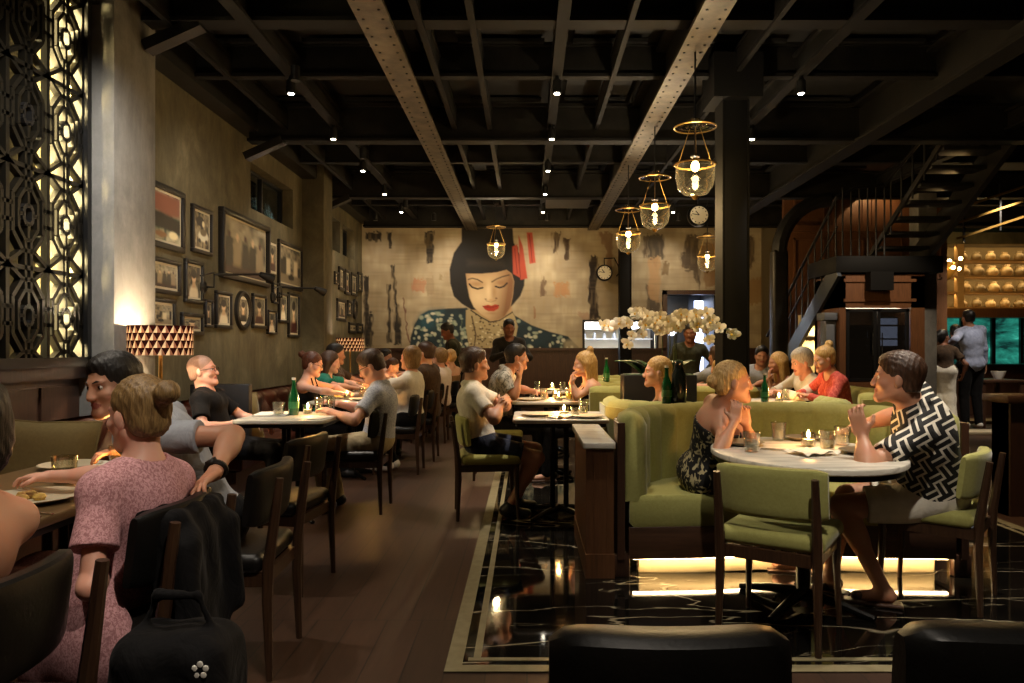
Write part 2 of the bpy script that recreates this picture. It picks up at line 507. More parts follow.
# ================================================================== room shell
def rect_holes(u0, u1, v0, v1, holes):
    us = sorted({u0, u1, *[h[0] for h in holes], *[h[1] for h in holes]}); vs = sorted({v0, v1, *[h[2] for h in holes], *[h[3] for h in holes]})
    for a, b in zip(us[:-1], us[1:]):
        run = None
        for c, d in list(zip(vs[:-1], vs[1:])) + [(None, None)]:
            solid = c is not None and not any(h[0] <= (a + b) / 2 <= h[1] and h[2] <= (c + d) / 2 <= h[3] for h in holes)
            if solid: run = (run[0] if run else c, d)
            elif run: yield a, b, run[0], run[1]; run = None

TOP = 4.05
struct('floor', MB().box(-3.3, 11.5, -1.5, 15.5, -.1, 0), M['floor'])
struct('floor_marble', MB().box(-.30, 3.42, 2.86, 13.9, 0, .004), M['black_marble'])
mb = MB()
mb.box(-.32, 3.44, 2.845, 2.905, .004, .0065).box(-.235, 3.35, 2.945, 2.975, .004, .0065)
mb.box(-.32, -.255, 2.905, 13.8, .004, .0065).box(-.215, -.185, 2.975, 13.8, .004, .0065)
mb.box(3.375, 3.44, 2.905, 9, .004, .0065).box(3.305, 3.335, 2.975, 9, .004, .0065)
struct('trim_1', mb, M['inlay'])
struct('ceiling', MB().box(-3.3, 11.5, -1.5, 15.5, TOP, TOP + .1), M['ceiling'])
WH = [(8.3, 9.8, 2.82, 3.34), (11.7, 12.28, 2.82, 3.34), (12.45, 13.3, 2.82, 3.34)]
mb = MB()
for a, b, c, d in rect_holes(-1.5, 15.5, 0, TOP, [(2.6, 4.97, 1.13, 3.97)] + WH): mb.box(-3.3, -3.1, a, b, c, d)
struct('wall_left', mb, M['concrete'])
# form-board joints on the concrete
# piers
for i, (y0, y1) in enumerate([(5.02, 5.58), (10.2, 10.65)]):
    o = struct('wall_pier', MB().rbox(-3.12, -2.8, y0, y1, 0, 4.04, .008, 1), M['concrete_grey' if i == 0 else 'concrete'])
# concrete joint lines
# back wall with pass window and doorway
PASS = (1.08, 2.42, 1.25, 1.74); DOOR = (2.62, 3.62, 0, 2.25)
mb = MB()
for a, b, c, d in rect_holes(-3.3, 4.4, 0, TOP, [PASS, DOOR]): mb.box(a, b, 13.9, 14.05, c, d)
struct('wall_back', mb, M['plaster'])
struct('wall_far', MB().box(4.4, 11.5, 15.2, 15.4, 0, TOP), M['plaster'])
struct('wall_right', MB().box(11.4, 11.5, -1.5, 15.4, 0, TOP), M['dark_wood'])
# wainscot
mb = MB()
for a, b in ((-3.1, 2.6), (3.64, 4.4)):
    mb.box(a, b, 13.85, 13.9, 0, 1.22)
    mb.box(a, b, 13.82, 13.9, 1.2, 1.25)
    x = a + .05
    while x < b - .1: mb.box(x, min(x + .45, b - .03), 13.835, 13.85, .12, 1.12); x += .5
struct('wall_wainscot_back', mb, M['dark_wood'])
mb = MB()
mb.box(-3.1, -3.04, 2.0, 5.02, 0, 1.05).box(-3.1, -2.98, 2.0, 5.02, 1.05, 1.13)
for k in range(7): mb.box(-3.04, -3.025, 2.03 + k * .43, 2.42 + k * .43, .1, 1.0)
struct('wall_wainscot_left', mb, M['dark_wood'])
# dark edge beam on the left wall head and beams
def ibeam(name, a, b, w=.2, h=.36, flange=.03, m=M['lit_beam_steel'], rivets=0):
    a, b = Vector(a), Vector(b); d = (b - a).normalized(); up = Vector((0, 0, 1))
    mb = MB()
    mb.bar(a + up * flange / 2, b + up * flange / 2, w, flange).bar(a + up * (h - flange / 2), b + up * (h - flange / 2), w, flange, 1).bar(a + up * h / 2, b + up * h / 2, .03, h - flange * 2.2, 1)
    if rivets:
        s = d.cross(up); n = int((b - a).length / rivets)
        for k in range(n):
            for e in (-1, 1):
                p = a + d * (k + .5) * rivets + s * e * w * .3
                mb.lathe([(.011, 0), (.009, -.006), (0, -.009)], 6, 1, Matrix.Translation(p))
    return struct(name, mb, [m, M['black_steel']])
for x, w in ((-1.03, .22), (1.23, .2), (3.6, .2)):
    ibeam('ceiling_beam', (x, -1, 3.45), (x, 13.85, 3.45), w, .42, rivets=.14 if x < 2 else 0, m=M['lit_beam_steel'] if x < 2 else M['joist_steel'])
for y in (2.0, 5.43, 8.0, 11.0, 13.6):
    ibeam('ceiling_cross_beam', (-3.0 if y != 5.43 else -2.79, y, 3.47 if y != 5.43 else 3.62), (11, y, 3.47 if y != 5.43 else 3.62), .16, .4, m=M['joist_steel'])
for y in (3.5, 6.5, 9.5, 12.3): ibeam('ceiling_purlin', (-3.05, y, 3.62), (11, y, 3.62), .09, .3, m=M['joist_steel'])
for x, w in ((-2.04, .1), (-.78, .05), (-.4, .05), (.26, .09), (2.37, .09), (5.2, .1), (-2.6, .04), (.75, .04), (1.8, .04)):
    ibeam('ceiling_joist', (x, -1, 3.6), (x, 13.85, 3.6), w, .22, m=M['joist_steel'])
mb = MB().box(-3.1, -2.9, -1.5, 13.9, 3.58, 4.05)
for x, y in ((-2.79, 5.43), (-3.02, 7.95), (-3.02, 10.95)): mb.bar((x, y, 3.3 + .15 * (y < 6)), (x + .4, y, 3.48 + .15 * (y < 6)), .12, .08)
struct('trim_2', mb, M['black_steel'])
# ceiling ducts and panel plates between joists
mb = MB()
for x0, x1 in ((-2.85, -2.1), (-1.95, -1.2), (-.6, .15), (.4, 1.05), (1.4, 2.25), (2.5, 3.45), (3.8, 5)):
    for k in range(9):
        y = .4 + k * 1.5
        mb.box(x0, x1, y, y + 1.35, 3.9, 3.93)
struct('trim_3', mb, M['ceiling'])
mb = MB().box(.3, 1.0, 11.4, 12.2, 3.55, 3.75); 
for k in range(6): mb.box(.34, .96, 11.39, 11.4, 3.58 + k * .027, 3.59 + k * .027)
tag(mk('ceiling_air_unit', mb, M['black_steel']), 'dark boxed air unit between ceiling joists before the mural', 'air conditioner')

# columns
def column(x, y, w, z1, cap=True):
    mb = MB().rbox(x - w / 2, x + w / 2, y - w / 2, y + w / 2, 0, z1, .012, 1)
    for e in (-1, 1): mb.box(x + e * w / 2 - .006, x + e * w / 2 + .006, y - w / 2 - .02, y + w / 2 + .02, 0, z1)
    if cap: mb.box(x - .21, x + .21, y - .21, y + .21, z1 - .04, z1 + .34)
    mb.rbox(x - w * .75, x + w * .75, y - w * .75, y + w * .75, 0, .12, .01, 1)
    return struct('column', mb, M['column'])
column(1.8, 6.5, .22, 3.43); column(1.8, 13.6, .2, 3.47, False)
mb = MB().rbox(3.63, 3.86, 10.9, 11.1, 0, 2.7, .04, 2)
pts = [(3.745, 11, 2.65)] + [(3.745 + .75 * (1 - math.cos(a)), 11, 2.65 + .8 * math.sin(a)) for a in np.linspace(0, PI / 2, 8)]
mb.tube(pts, .11, 8)
struct('column_arched', mb, M['black_steel'])
struct('column_concrete', MB().rbox(5.42, 5.68, 10.25, 10.5, 0, 3.4, .01, 1), M['concrete_grey'])

# left clerestory windows: deep dark reveals with sills
for i, (y0, y1, z0, z1) in enumerate(WH):
    mb = MB().box(-3.30, -3.27, y0, y1, z0, z1, 0)
    w = struct('window_%d' % (i + 1), mb, glass_mat('window_glass_%d' % i, 'b8c4c0', .1))
    fr = MB()
    for a, b, c, d in ((y0, y1, z0, z0 + .03), (y0, y1, z1 - .03, z1), (y0, y0 + .03, z0, z1), (y1 - .03, y1, z0, z1), ((y0 + y1) / 2 - .012, (y0 + y1) / 2 + .012, z0, z1)):
        fr.box(-3.285, -3.24, a, b, c, d)
    mk('window_frame', fr, M['black'], w)
struct('wall_outside', MB().box(-5.6, -5.5, 5.6, 15, 1.5, 4.6), M['blackout'])
fm = mat('frond', '9fb3a2', .5)
for k, (y, lab) in enumerate(((9.75, 'left'), (10.25, 'right'))):
    mb = MB()
    for j in range(9):
        a = -.9 + j * .26
        p0 = Vector((-3.55, y, 2.75)); pts = [p0 + Vector((-.05 * t, math.sin(a) * .5 * t, .62 * t - .25 * t * t * abs(math.sin(a)) - .12 * t * t)) for t in np.linspace(0, 1.1, 6)]
        mb.tube(pts, [.012, .014, .013, .011, .008, .003], 5)
    tag(mk('palm_frond', mb, fm), 'pale palm frond outside the clerestory window, the %s one of two' % lab, 'palm frond', 'palm fronds outside the window')
light('outside_light', 'AREA', (-3.6, 9.9, 4.2), 30, 'dfe9ff', (.5, .8), target=(-3.6, 9.9, 2.8))

# ------------------------------------------------------------------ fretwork screen left
lt = thing('lattice_screen', 'black and gold geometric fretwork screen beside the grey pier', 'screen', (-2.985, 4.99, 1.13))
mb = MB()
Y0, Y1, Z1 = -1.9, 0, 2.84
for a, b, c, d in ((Y0, Y1, 0, .06), (Y0, Y1, Z1 - .06, Z1), (Y1 - .045, Y1, 0, Z1), (Y0, Y0 + .05, 0, Z1)): mb.box(-.05, .05, a, b, c, d)
mk('frame', mb, M['black'], lt)
mb = MB(); g2 = MB()
cw, chh = .36, .6
def L(y0, z0, y1, z1, w=.02, b=mb): b.bar((0, y0, z0), (0, y1, z1), .03, w, up=(1, 0, 0)) if False else b.bar((0, y0, z0), (0, y1, z1), w * 1.35, .04, up=(1, 0, 0))
ncol = 5; nrow = 5
for i in range(ncol):
    for j in range(nrow):
        cy = Y1 - .045 - cw * (i + .5); cz = .06 + (j + .42) * chh
        if cz > Z1: continue
        def ring(ry, rz, ky, kz, w, b):
            P = [(-ry, -kz), (-ry, kz), (-ky, rz), (ky, rz), (ry, kz), (ry, -kz), (ky, -rz), (-ky, -rz)]
            for (a0, a1), (b0, b1) in zip(P, P[1:] + P[:1]): L(cy + a0, cz + a1, cy + b0, cz + b1, w, b)
        ring(.135, .215, .05, .11, .02, mb); ring(.085, .15, .03, .08, .016, mb); ring(.04, .055, .02, .03, .018, g2)
        for e in (-1, 1):
            L(cy + e * .135, cz + .05, cy + e * .18, cz + .05, .018); L(cy + e * .135, cz - .05, cy + e * .18, cz - .05, .018)
            L(cy + e * .025, cz + .15, cy + e * .025, cz + .3, .016); L(cy + e * .025, cz - .15, cy + e * .025, cz - .3, .016)
            L(cy + e * .05, cz + .215, cy + e * .18, cz + .3, .018); L(cy + e * .05, cz - .215, cy + e * .18, cz - .3, .018)
            L(cy + e * .04, cz, cy + e * .085, cz, .016)
        L(cy - .18, cz + .285, cy + .18, cz + .285, .02); L(cy, cz + .055, cy, cz + .15, .016); L(cy, cz - .055, cy, cz - .15, .016)
    L(Y1 - .045 - cw * i, 0, Y1 - .045 - cw * i, Z1, .022)
tag(mk('fretwork', mb, M['lattice'], lt), kind='stuff'); tag(mk('rosettes', g2, M['black'], lt), kind='stuff')
# lit space behind the screen
mb = MB().box(-4.5, -4.4, 2.0, 6.2, 0, TOP).box(-4.4, -3.3, 6.1, 6.2, 0, TOP).box(-4.4, -3.3, 2.0, 2.1, 0, TOP)
mb2 = MB().box(-4.4, -3.84, 5.3, 6.0, 0, TOP)
struct('wall_added_dark', mb2, M['black'])  # black block added to keep the left screen openings dark
struct('wall_behind_screen', mb, mat('screen_room_paint', 'c9b88a', .8))
light('screen_room_lamp', 'SPOT', (-3.5, 4.6, 3.95), 45, 'ffdf96', .08, target=(-3.6, 6.1, 2.6), spot=80)
light('screen_room_low_lamp', 'SPOT', (-3.45, 4.9, .3), 40, 'ffdf96', .08, target=(-3.65, 6.1, 1.6), spot=80)

struct('trim_added_reveal', MB().box(-3.2, -3.02, 5.0, 5.018, 1.13, 3.97), mat('added_reveal_paint', 'e6d9b0', .7))  # pale liner added over the concrete jamb so the lit reveal reads bright
light('reveal_light', 'AREA', (-3.2, 4.55, 2.55), 62, 'ffe6a4', (.05, 2.7), target=(-3.12, 5.0, 2.55))
# ------------------------------------------------------------------ pass window, kitchen and doorway behind
mb = MB().box(.6, 2.5, 15.0, 15.1, .9, 2.3, 0).box(.6, 2.5, 14.05, 15.1, .8, .9, 1).box(.6, 2.5, 14.3, 15.1, 2.3, 2.35, 0)
for z in (1.42, 1.62): mb.box(.9, 2.5, 14.75, 15.0, z, z + .02, 1)
struct('wall_kitchen', mb, [M['white'], mat('steel_counter', 'b9bcc0', .35, .8)])
light('kitchen_lamp', 'AREA', (1.7, 14.45, 2.25), 110, 'e8f0ff', (1.4, .4), target=(1.75, 14.75, 1.3))
mb = MB()
for a, b, c, d in ((PASS[0], PASS[1], PASS[2] - .04, PASS[2]), (PASS[0], PASS[1], PASS[3], PASS[3] + .04), (PASS[0] - .04, PASS[0], PASS[2] - .04, PASS[3] + .04), (PASS[1], PASS[1] + .04, PASS[2] - .04, PASS[3] + .04)):
    mb.box(a, b, 13.84, 14.0, c, d)
struct('window_4', mb, M['black'])
for k in range(7):
    bt = MB().lathe([(.035, 0), (.037, .07), (.03, .1), (.012, .12), (.012, .14)], 10)
    tag(mk('kitchen_jar', bt, mat('jar_steel', '8d9096', .3, .6) if k == 0 else bpy.data.materials['jar_steel'], loc=(1.15 + k * .2, 14.85, 1.44)),
        'small pale jar on the bright shelf seen through the pass window', 'jar', 'jars on the pass window shelf')
mb = MB()
for a, b, c, d in ((2.54, 2.62, 0, 2.33), (3.62, 3.7, 0, 2.33), (2.54, 3.7, 2.25, 2.33)): mb.box(a, b, 13.82, 14.06, c, d)
struct('door_1', mb, M['dark_wood'])
mb = MB().box(2.4, 4.2, 15.1, 15.18, 0, 2.6, 0).box(3.55, 3.62, 14.06, 15.1, 0, 2.5, 0)
mb.box(2.75, 3.25, 14.9, 15.1, 0, 2.3, 0)
struct('wall_hall', mb, M['black'])
pn = MB().rbox(3.36, 3.54, 14.85, 14.9, .5, 2.2, .01, 1)
tag(mk('lit_glass_panel', pn, emit_mat('cool_panel', 'c8d8ff', 2.2)), 'bright bluish glowing glass panel inside the dark back doorway', 'panel light')
gl = MB().lathe([(0, -.11), (.06, -.095), (.1, -.045), (.11, 0), (.1, .045), (.06, .095), (0, .11)], 16)
tag(mk('globe_lamp', gl, emit_mat('globe_glow', 'dfe8ff', 2.), loc=(2.85, 14.6, 1.6)), 'round white globe lamp inside the dark back doorway', 'lamp')

# ------------------------------------------------------------------ right rear: stairs, panelling, cabinet, shelves
struct('wall_stair_panelling', MB().box(4.1, 6.7, 11.8, 11.9, 0, TOP), M['mid_wood'])
mb = MB()
for i in range(4):
    for j in range(2):
        x0 = 4.25 + i * .62; z0 = 2.35 + j * .78
        for a, b, c, d in ((x0, x0 + .5, z0, z0 + .03), (x0, x0 + .5, z0 + .62, z0 + .65), (x0, x0 + .03, z0, z0 + .65), (x0 + .47, x0 + .5, z0, z0 + .65)): mb.box(a, b, 11.775, 11.8, c, d)
mb.box(4.1, 6.7, 11.72, 11.8, 3.1, 3.2)
struct('trim_4', mb, M['mid_wood'])
st = thing('staircase', 'black steel staircase with slim rails climbing over the wine cabinet', 'staircase', (4.6, 10.2, 0))
O = Vector((4.6, 10.2, 0))
def T0(*p): return [Vector(q) - O for q in p]
mb = MB()
a, b = T0((4.09, 9.75, 2.3), (4.09, 12.6, .45)); mb.bar(a, b, .05, .26)
a, b = T0((4.78, 10.75, 1.65), (4.78, 12.6, .45)); mb.bar(a, b, .05, .26)
mk('lower_stringer', mb, mat('stringer_paint', '343a40', .4, .3), st)
mb = MB()
for e in (5.42, 4.72):
    a, b = T0((e, 10.35, 2.42), (e, 8.1, 3.78)); mb.bar(a, b, .07 if e > 5 else .03, .34 if e > 5 else .07)
mk('upper_stringer', mb, M['black_steel'], st)
for k in range(9):
    z = 2.62 + k * .155; y = 10.05 - k * .25
    if z > 3.7: break
    mk('tread', MB().rbox(4.74 - O.x, 5.42 - O.x, y - .14 - O.y, y + .14 - O.y, z - .045, z, .008, 1), M['black_steel'], st)
for k in range(6):
    z = 1.62 - k * .165; y = 10.95 + k * .26
    mk('tread', MB().rbox(4.1 - O.x, 4.76 - O.x, y - .14 - O.y, y + .14 - O.y, z - .04, z, .008, 1), M['black_steel'], st)
mb = MB().rbox(4.05 - O.x, 5.46 - O.x, 9.7 - O.y, 10.7 - O.y, 2.24, 2.46, .01, 1)
mb.box(4.45 - O.x, 4.75 - O.x, 9.58 - O.y, 9.73 - O.y, 2.0, 2.24)
mk('landing', mb, M['column'], st)
mb = MB()
p = [(4.09, 12.6, 1.45), (4.09, 9.75, 3.25), (4.3, 9.72, 3.35), (4.7, 9.72, 3.4), (4.72, 8.1, 4.0)]
mb.tube(T0(*p), .022, 6)
mb.tube(T0((4.09, 12.6, 1.05), (4.09, 9.75, 2.85)), .012, 6)
mk('handrail', mb, M['black'], st)
for k in range(12):
    y = 9.8 + k * .24; z = 2.4 - (y - 9.75) * .65
    mk('baluster', MB().tube(T0((4.09, y, z), (4.09, y, z + .84)), .011, 6), M['black'], st)
for k in range(6):
    y = 9.6 - k * .27; z = 2.75 + k * .165
    mk('baluster', MB().tube(T0((4.72, y, z), (4.72, y, min(z + .7, 3.98))), .011, 6), M['black'], st)
for k in range(6):
    x = 4.15 + k * .11
    mk('baluster', MB().tube(T0((x, 9.73, 2.46), (x, 9.73, 3.36)), .011, 6), M['black'], st)
# upper balcony rail far right
bl = thing('balcony_railing', 'thin warm lit metal railing high at the upper right', 'railing', (7, 10.5, 2.9))
mb = MB()
for dz in (0, .22, .42): mb.bar((-.9, 0, dz - .1), (1.6, -.5, dz + .75), .03, .03)
mk('rail', mb, M['brass'], bl)
for k in range(6): mk('post', MB().bar((-.8 + k * .45, -.1 * k, -.15 + .15 * k), (-.8 + k * .45, -.1 * k, .5 + .15 * k), .025, .025), M['black'], bl)
# lit wall under the lower flight
struct('wall_under_stair', MB().box(4.14, 4.62, 11.2, 11.3, 0, 1.75), mat('cream_paint', 'e0cc9c', .7))
light('under_stair_lamp', 'AREA', (4.3, 10.95, 1.5), 5, 'ffe0a0', (.1, .1), target=(4.35, 11.2, 1.0))
# cabinet
cb = thing('wine_cabinet', 'tall wooden wine cabinet with black glass doors under the stair landing', 'cabinet', (4.62, 10.0, 0))
mb = MB()
mb.box(-.5, .62, -.05, .6, 0, .06).box(-.5, .62, .5, .6, 0, 2.2)
mb.box(-.5, -.42, -.25, .6, 0, 2.2).box(.44, .62, -.25, .6, 0, 2.2).box(-.5, .62, -.25, .6, 1.78, 2.22).box(-.42, .44, -.25, .6, .72, .8)
mb.box(-.45, .5, -.27, -.25, 1.86, 1.9).box(-.45, .5, -.27, -.25, 2.12, 2.16)
mk('carcass', mb, M['mid_wood'], cb)
bg = glass_mat('black_glass', '8a8a88', .2, .04)
mb = MB()
for a, b in ((-.41, 0), (.0, .43)):
    d = mk('door', MB().box(a + .01, b - .01, -.22, -.205, .81, 1.77), bg, cb)
    f = MB()
    for q in ((a + .005, a + .045, .81, 1.77), (b - .045, b - .005, .81, 1.77), (a, b, 1.73, 1.77), (a, b, .81, .85)): f.box(q[0], q[1], -.235, -.2, q[2], q[3])
    mk('door_frame', f, M['black'], d)
    mk('handle', MB().tube([(b - .06 if a < -.1 else a + .06, -.25, 1.15), (b - .06 if a < -.1 else a + .06, -.25, 1.45)], .008, 6), M['black'], d)
mk('lower_door', MB().rbox(-.41, .43, -.22, -.19, .08, .71, .006, 1), M['black'], cb)
sh = MB()
for z in (1.0, 1.18, 1.36, 1.54): mk('shelf', MB().box(-.4, .42, -.18, .48, z, z + .02), M['pale_wood'], cb)
mk('cabinet_light', MB().box(-.35, .38, -.1, .1, 1.765, 1.775), emit_mat('cabinet_glow', 'fff0d0', 5), cb)
tm = thing('wall_screen', 'bright bluish video screen behind the right black cabinet door', 'screen', (4.82, 9.99, 1.45))
mk('screen', MB().box(-.14, .18, 0, .01, -.17, .2), emit_mat('video_screen', 'a8b4d8', .9), tm)
mk('bezel', MB().box(-.16, .2, .011, .03, -.19, .22), M['black'], tm)
gm = mat('dark_bottle', '14201a', .1, coat=.5)
for k in range(12):
    r, c = divmod(k, 4)
    b = MB().lathe([(0, 0), (.035, 0), (.037, .02), (.036, .1), (.013, .13), (.013, .16), (0, .16)], 10)
    tag(mk('wine_bottle', b, gm, loc=(4.28 + c * .1, 10.02, 1.02 + r * .18)), 'dark wine bottle standing on a shelf behind the left cabinet door', 'bottle', 'bottles in the wine cabinet')
# grey pilaster beside cabinet
struct('column_pilaster', MB().rbox(3.98, 4.12, 9.85, 10.05, 0, 1.72, .01, 1).rbox(3.94, 4.12, 9.8, 10.08, 1.62, 1.72, .01, 1), mat('grey_paint', '5c6066', .5))

def green_glass():
    m = emit_mat('green_lit_glass', '1f8f74', 1); nt = m.node_tree; e = nt.nodes['Emission']
    f = noise(nt, mapped(nt, (1, 1, 2.2)), 1.6, 5, .6, .5)
    nt.links.new(ramp(nt, f, [(.4, (.002, .012, .010)), (.56, (.008, .09, .065)), (.72, (.05, .38, .27))]), e.inputs[0])
    return m
# jar shelf
sx0, sx1 = 7.35, 10.4
sf = thing('display_shelf', 'pale timber display shelf holding rows of clay jars', 'shelf', (sx0, 14.1, 0))
for z in (2.91, 2.61, 2.31, 2.02): mk('shelf_board', MB().box(0, sx1 - sx0, -.2, .25, z - .03, z), M['pale_wood'], sf)
mk('head_beam', MB().box(-.1, sx1 - sx0, -.24, .3, 3.2, 3.42), M['concrete'], sf)
mk('foot_beam', MB().box(-.1, sx1 - sx0, -.26, .3, 1.82, 1.99), M['mid_wood'], sf)
for x in (-.06, .73, 2.9): mk('post', MB().box(x, x + .12, -.22, -.1, 1.99, 3.2), M['pale_wood'], sf)
struct('wall_shelf_back', MB().box(7.2, 10.6, 14.36, 14.4, 1.95, 3.5), mat('shelf_back', '7c6a44', .7))
jm = [mat('clay_%d' % k, c, .55, bmp=(30, .2)) for k, c in enumerate(('8a734b', 'a68f64', '6f5e3e'))]
jb = MB().lathe([(0, 0), (.07, 0), (.105, .04), (.12, .09), (.11, .14), (.075, .18), (.06, .19), (.06, .215), (.07, .22), (.07, .235), (0, .24)], 16)
j0 = None
for r, z in enumerate((2.91, 2.61, 2.31, 2.02)):
    for c in range(11):
        x = 7.5 + c * .27 + (0.03 * ((r * 7 + c * 3) % 3 - 1))
        if 8.0 < x < 8.22: continue
        o = mk('clay_jar', jb, jm[(r * 3 + c * 2) % 3], loc=(x, 14.08, z))
        s = 0.76 + .09 * ((r * 5 + c * 3) % 3); o.scale = (s, s, s * (1 if (r + c) % 2 else .9))
        tag(o, 'squat round clay jar in the %s row of the timber display shelf' % ('topmost', 'second', 'third', 'bottom')[r], 'jar', 'clay jars on the %s shelf' % ('top', 'second', 'third', 'bottom')[r])
for z in (3.15, 2.85, 2.56, 2.25): light('shelf_light', 'AREA', (9.0, 13.95, z), 3.2, 'ffd89a', (2.6, .06), target=(9.0, 14.25, z - .4))
# counter and green window under shelf
struct('window_5', MB().box(7.3, 10.6, 14.3, 14.33, .95, 1.82), green_glass())
mb = MB()
for x in (7.3, 8.35, 8.95, 9.5, 10.4): mb.box(x, x + .07, 14.24, 14.3, .95, 1.82)
struct('trim_5', mb, M['black'])
tag(mk('bar_counter', MB().box(7.2, 10.6, 13.7, 14.2, .0, .9, 0).box(7.15, 10.6, 13.62, 14.2, .9, .95, 1), [M['dark_wood'], M['black']]), 'dark bar counter below the clay jar shelf', 'counter')
tb = thing('side_table', 'small dark square side table near the bar with a pale bowl', 'table', (7.45, 11.9, 0))
mk('table_top', MB().rbox(-.35, .35, -.35, .35, .71, .75, .01, 1), M['dark_wood'], tb)
for sx in (-.3, .3):
    for sy in (-.3, .3): mk('leg', MB().bar((sx, sy, 0), (sx, sy, .71), .05, .05), M['dark_wood'], tb)
tag(mk('bowl', MB().lathe([(0, 0), (.06, 0), (.1, .09), (.11, .13), (.1, .125), (.055, .02), (0, .02)], 16), M['white'], loc=(7.55, 11.85, .75)), 'pale bowl on the small dark side table by the bar', 'bowl')
struct('floor_platform', MB().rbox(5.9, 9.5, 10.6, 10.95, 0, .05, .01, 1).rbox(5.9, 9.5, 12.2, 12.6, 0, .05, .01, 1), mat('pale_stone', 'b5a88c', .5))
light('added_bar_spot', 'SPOT', (6.7, 10.0, 3.5), 120, 'fff0dc', .05, target=(6.8, 11.6, .6), spot=70)  # extra spot added to brighten the standing group by the bar
# partition right
pt = thing('partition', 'dark panelled wooden partition at the right edge', 'partition', (3.98, 5.6, 0))
mb = MB().box(-.4, 1.6, -.1, .1, 0, .84)
mb.box(-.4, -.2, -.12, .1, .0, .84)
mk('panel_body', mb, M['dark_wood'], pt)
mk('cap_rail', MB().rbox(-.45, 1.65, -.17, .15, .84, .9, .01, 1), M['dark_wood_h'], pt)
mb = MB()
for x in (-.15, .75):
    for a, b, c, d in ((x, x + .75, .14, .17), (x, x + .75, .7, .73), (x, x + .03, .14, .73), (x + .72, x + .75, .14, .73)): mb.box(a, b, -.12, -.1, c, d)
mk('moulding', mb, M['dark_wood_h'], pt)
light('added_cabinet_spot', 'SPOT', (4.5, 8.3, 3.43), 70, 'ffe8cc', .05, target=(4.6, 9.9, 1.2), spot=60)  # added spot without a fixture, brightens the wine cabinet
light('added_stair_wall_spot', 'SPOT', (5.6, 11.0, 3.9), 40, 'ffcf90', .05, target=(5.2, 11.8, 3.0), spot=110)  # added the same way to lift the stair panelling
light('partition_spot', 'SPOT', (3.9, 4.6, 3.43), 60, 'ffdcae', .05, target=(3.9, 5.4, .4), spot=60)
# ================================================================== furniture
def fabric(name, c, c2, sc=60):
    m, nt, b = base_mat(name)
    f = noise(nt, mapped(nt), sc, 4, .7); g = noise(nt, mapped(nt), 3, 3)
    mx = nd(nt, 'ShaderNodeMixRGB'); mx.inputs[0].default_value = .5
    nt.links.new(f, mx.inputs[1]); nt.links.new(g, mx.inputs[2])
    nt.links.new(ramp(nt, mx.outputs[0], [(.35, lin(c)), (.65, lin(c2))]), b.inputs['Base Color'])
    b.inputs['Roughness'].default_value = .85; b.inputs['Sheen Weight'].default_value = .25; b.inputs['Sheen Roughness'].default_value = .4
    bump(nt, b, f, .25, .003)
    return m
M['green'] = fabric('green_velvet', '969450', 'a9a763')
M['leather_black'] = mat('leather_black', '0d0c0b', .4, spec=.35, var=((1, 1, 1), 8, '161412', .4, .7), bmp=(90, .08))
M['leather_brown'] = mat('leather_brown', '3b1d12', .28, var=((1, 1, 1), 5, '55291a', .4, .7), bmp=(70, .06))
M['cushion'] = fabric('cushion_olive', '6b5c33', '7d6c3e')
M['iron'] = mat('iron', '151412', .35, .6)
M['led'] = emit_mat('led', 'ffdca0', 24.)
M['toe'] = mat('toe_panel', 'b8a480', .45)

def loft(mb, rings, m=0, closed=True, caps=True):
    n = len(rings[0]); o = []
    vs = [p for r in rings for p in r]; fs = []
    for i in range(len(rings) - 1):
        for k in range(n if closed else n - 1):
            k2 = (k + 1) % n
            fs.append((i * n + k, i * n + k2, (i + 1) * n + k2, (i + 1) * n + k))
    if caps: fs.append(tuple(range(n))[::-1]); fs.append(tuple((len(rings) - 1) * n + k for k in range(n)))
    return mb.add(vs, fs, m)

def pad(w, z0, z1, t, y, curve, n=13, lean=0.):
    """curved upholstered back pad spanning x, ends bent forward"""
    mb = MB(); rings = []
    for i in range(n):
        u = -1 + 2 * i / (n - 1); e = (1 - abs(u) ** 7 * .45) if abs(u) < 1 else .4
        ring = []
        for k in range(16):
            a = 2 * PI * (k + .5) / 16
            ca, sa = math.cos(a), math.sin(a)
            py = math.copysign(abs(ca) ** .5, ca) * t / 2 * e; pz = math.copysign(abs(sa) ** .35, sa) * (z1 - z0) / 2 * (.8 + .2 * e)
            ring.append((u * w / 2, y + py + curve * u * u - lean * (pz), (z0 + z1) / 2 + pz))
        rings.append(ring)
    return loft(mb, rings)

def make_chair(label, padm, H=.75, group=None, wood=None):
    wood = wood or M['chair_wood']
    t = thing('dining_chair', label, 'chair', group=group)
    mk('backrest', pad(.46, H - .22, H, .06, -.2, .05, lean=.12), padm, t)
    mb = MB().rbox(-.225, .225, -.2, .235, .40, .475, .032, 3)
    mk('seat', mb, padm, t)
    fr = MB()
    for e in (-1, 1): fr.bar((e * .19, -.2, .375), (e * .19, .2, .375), .024, .05)
    fr.bar((-.19, .2, .375), (.19, .2, .375), .024, .05).bar((-.19, -.2, .375), (.19, -.2, .375), .024, .05)
    mk('seat_frame', fr, wood, t)
    for e in (-1, 1):
        mk('leg', MB().tube([(e * .205, -.225, 0), (e * .2, -.215, .3), (e * .2, -.22, .44), (e * .2, -.262, H - .03)], [.013, .02, .022, .015], 8), wood, t)
        mk('leg', MB().tube([(e * .205, .215, 0), (e * .195, .2, .3), (e * .195, .2, .4)], [.012, .018, .022], 8), wood, t)
    return t
green0 = make_chair('green upholstered chair with its back to us at the round booth table', M['green'], group='green dining chairs')
green0.location = (1.12, 3.27, .004); green0.rotation_euler.z = R(-33)
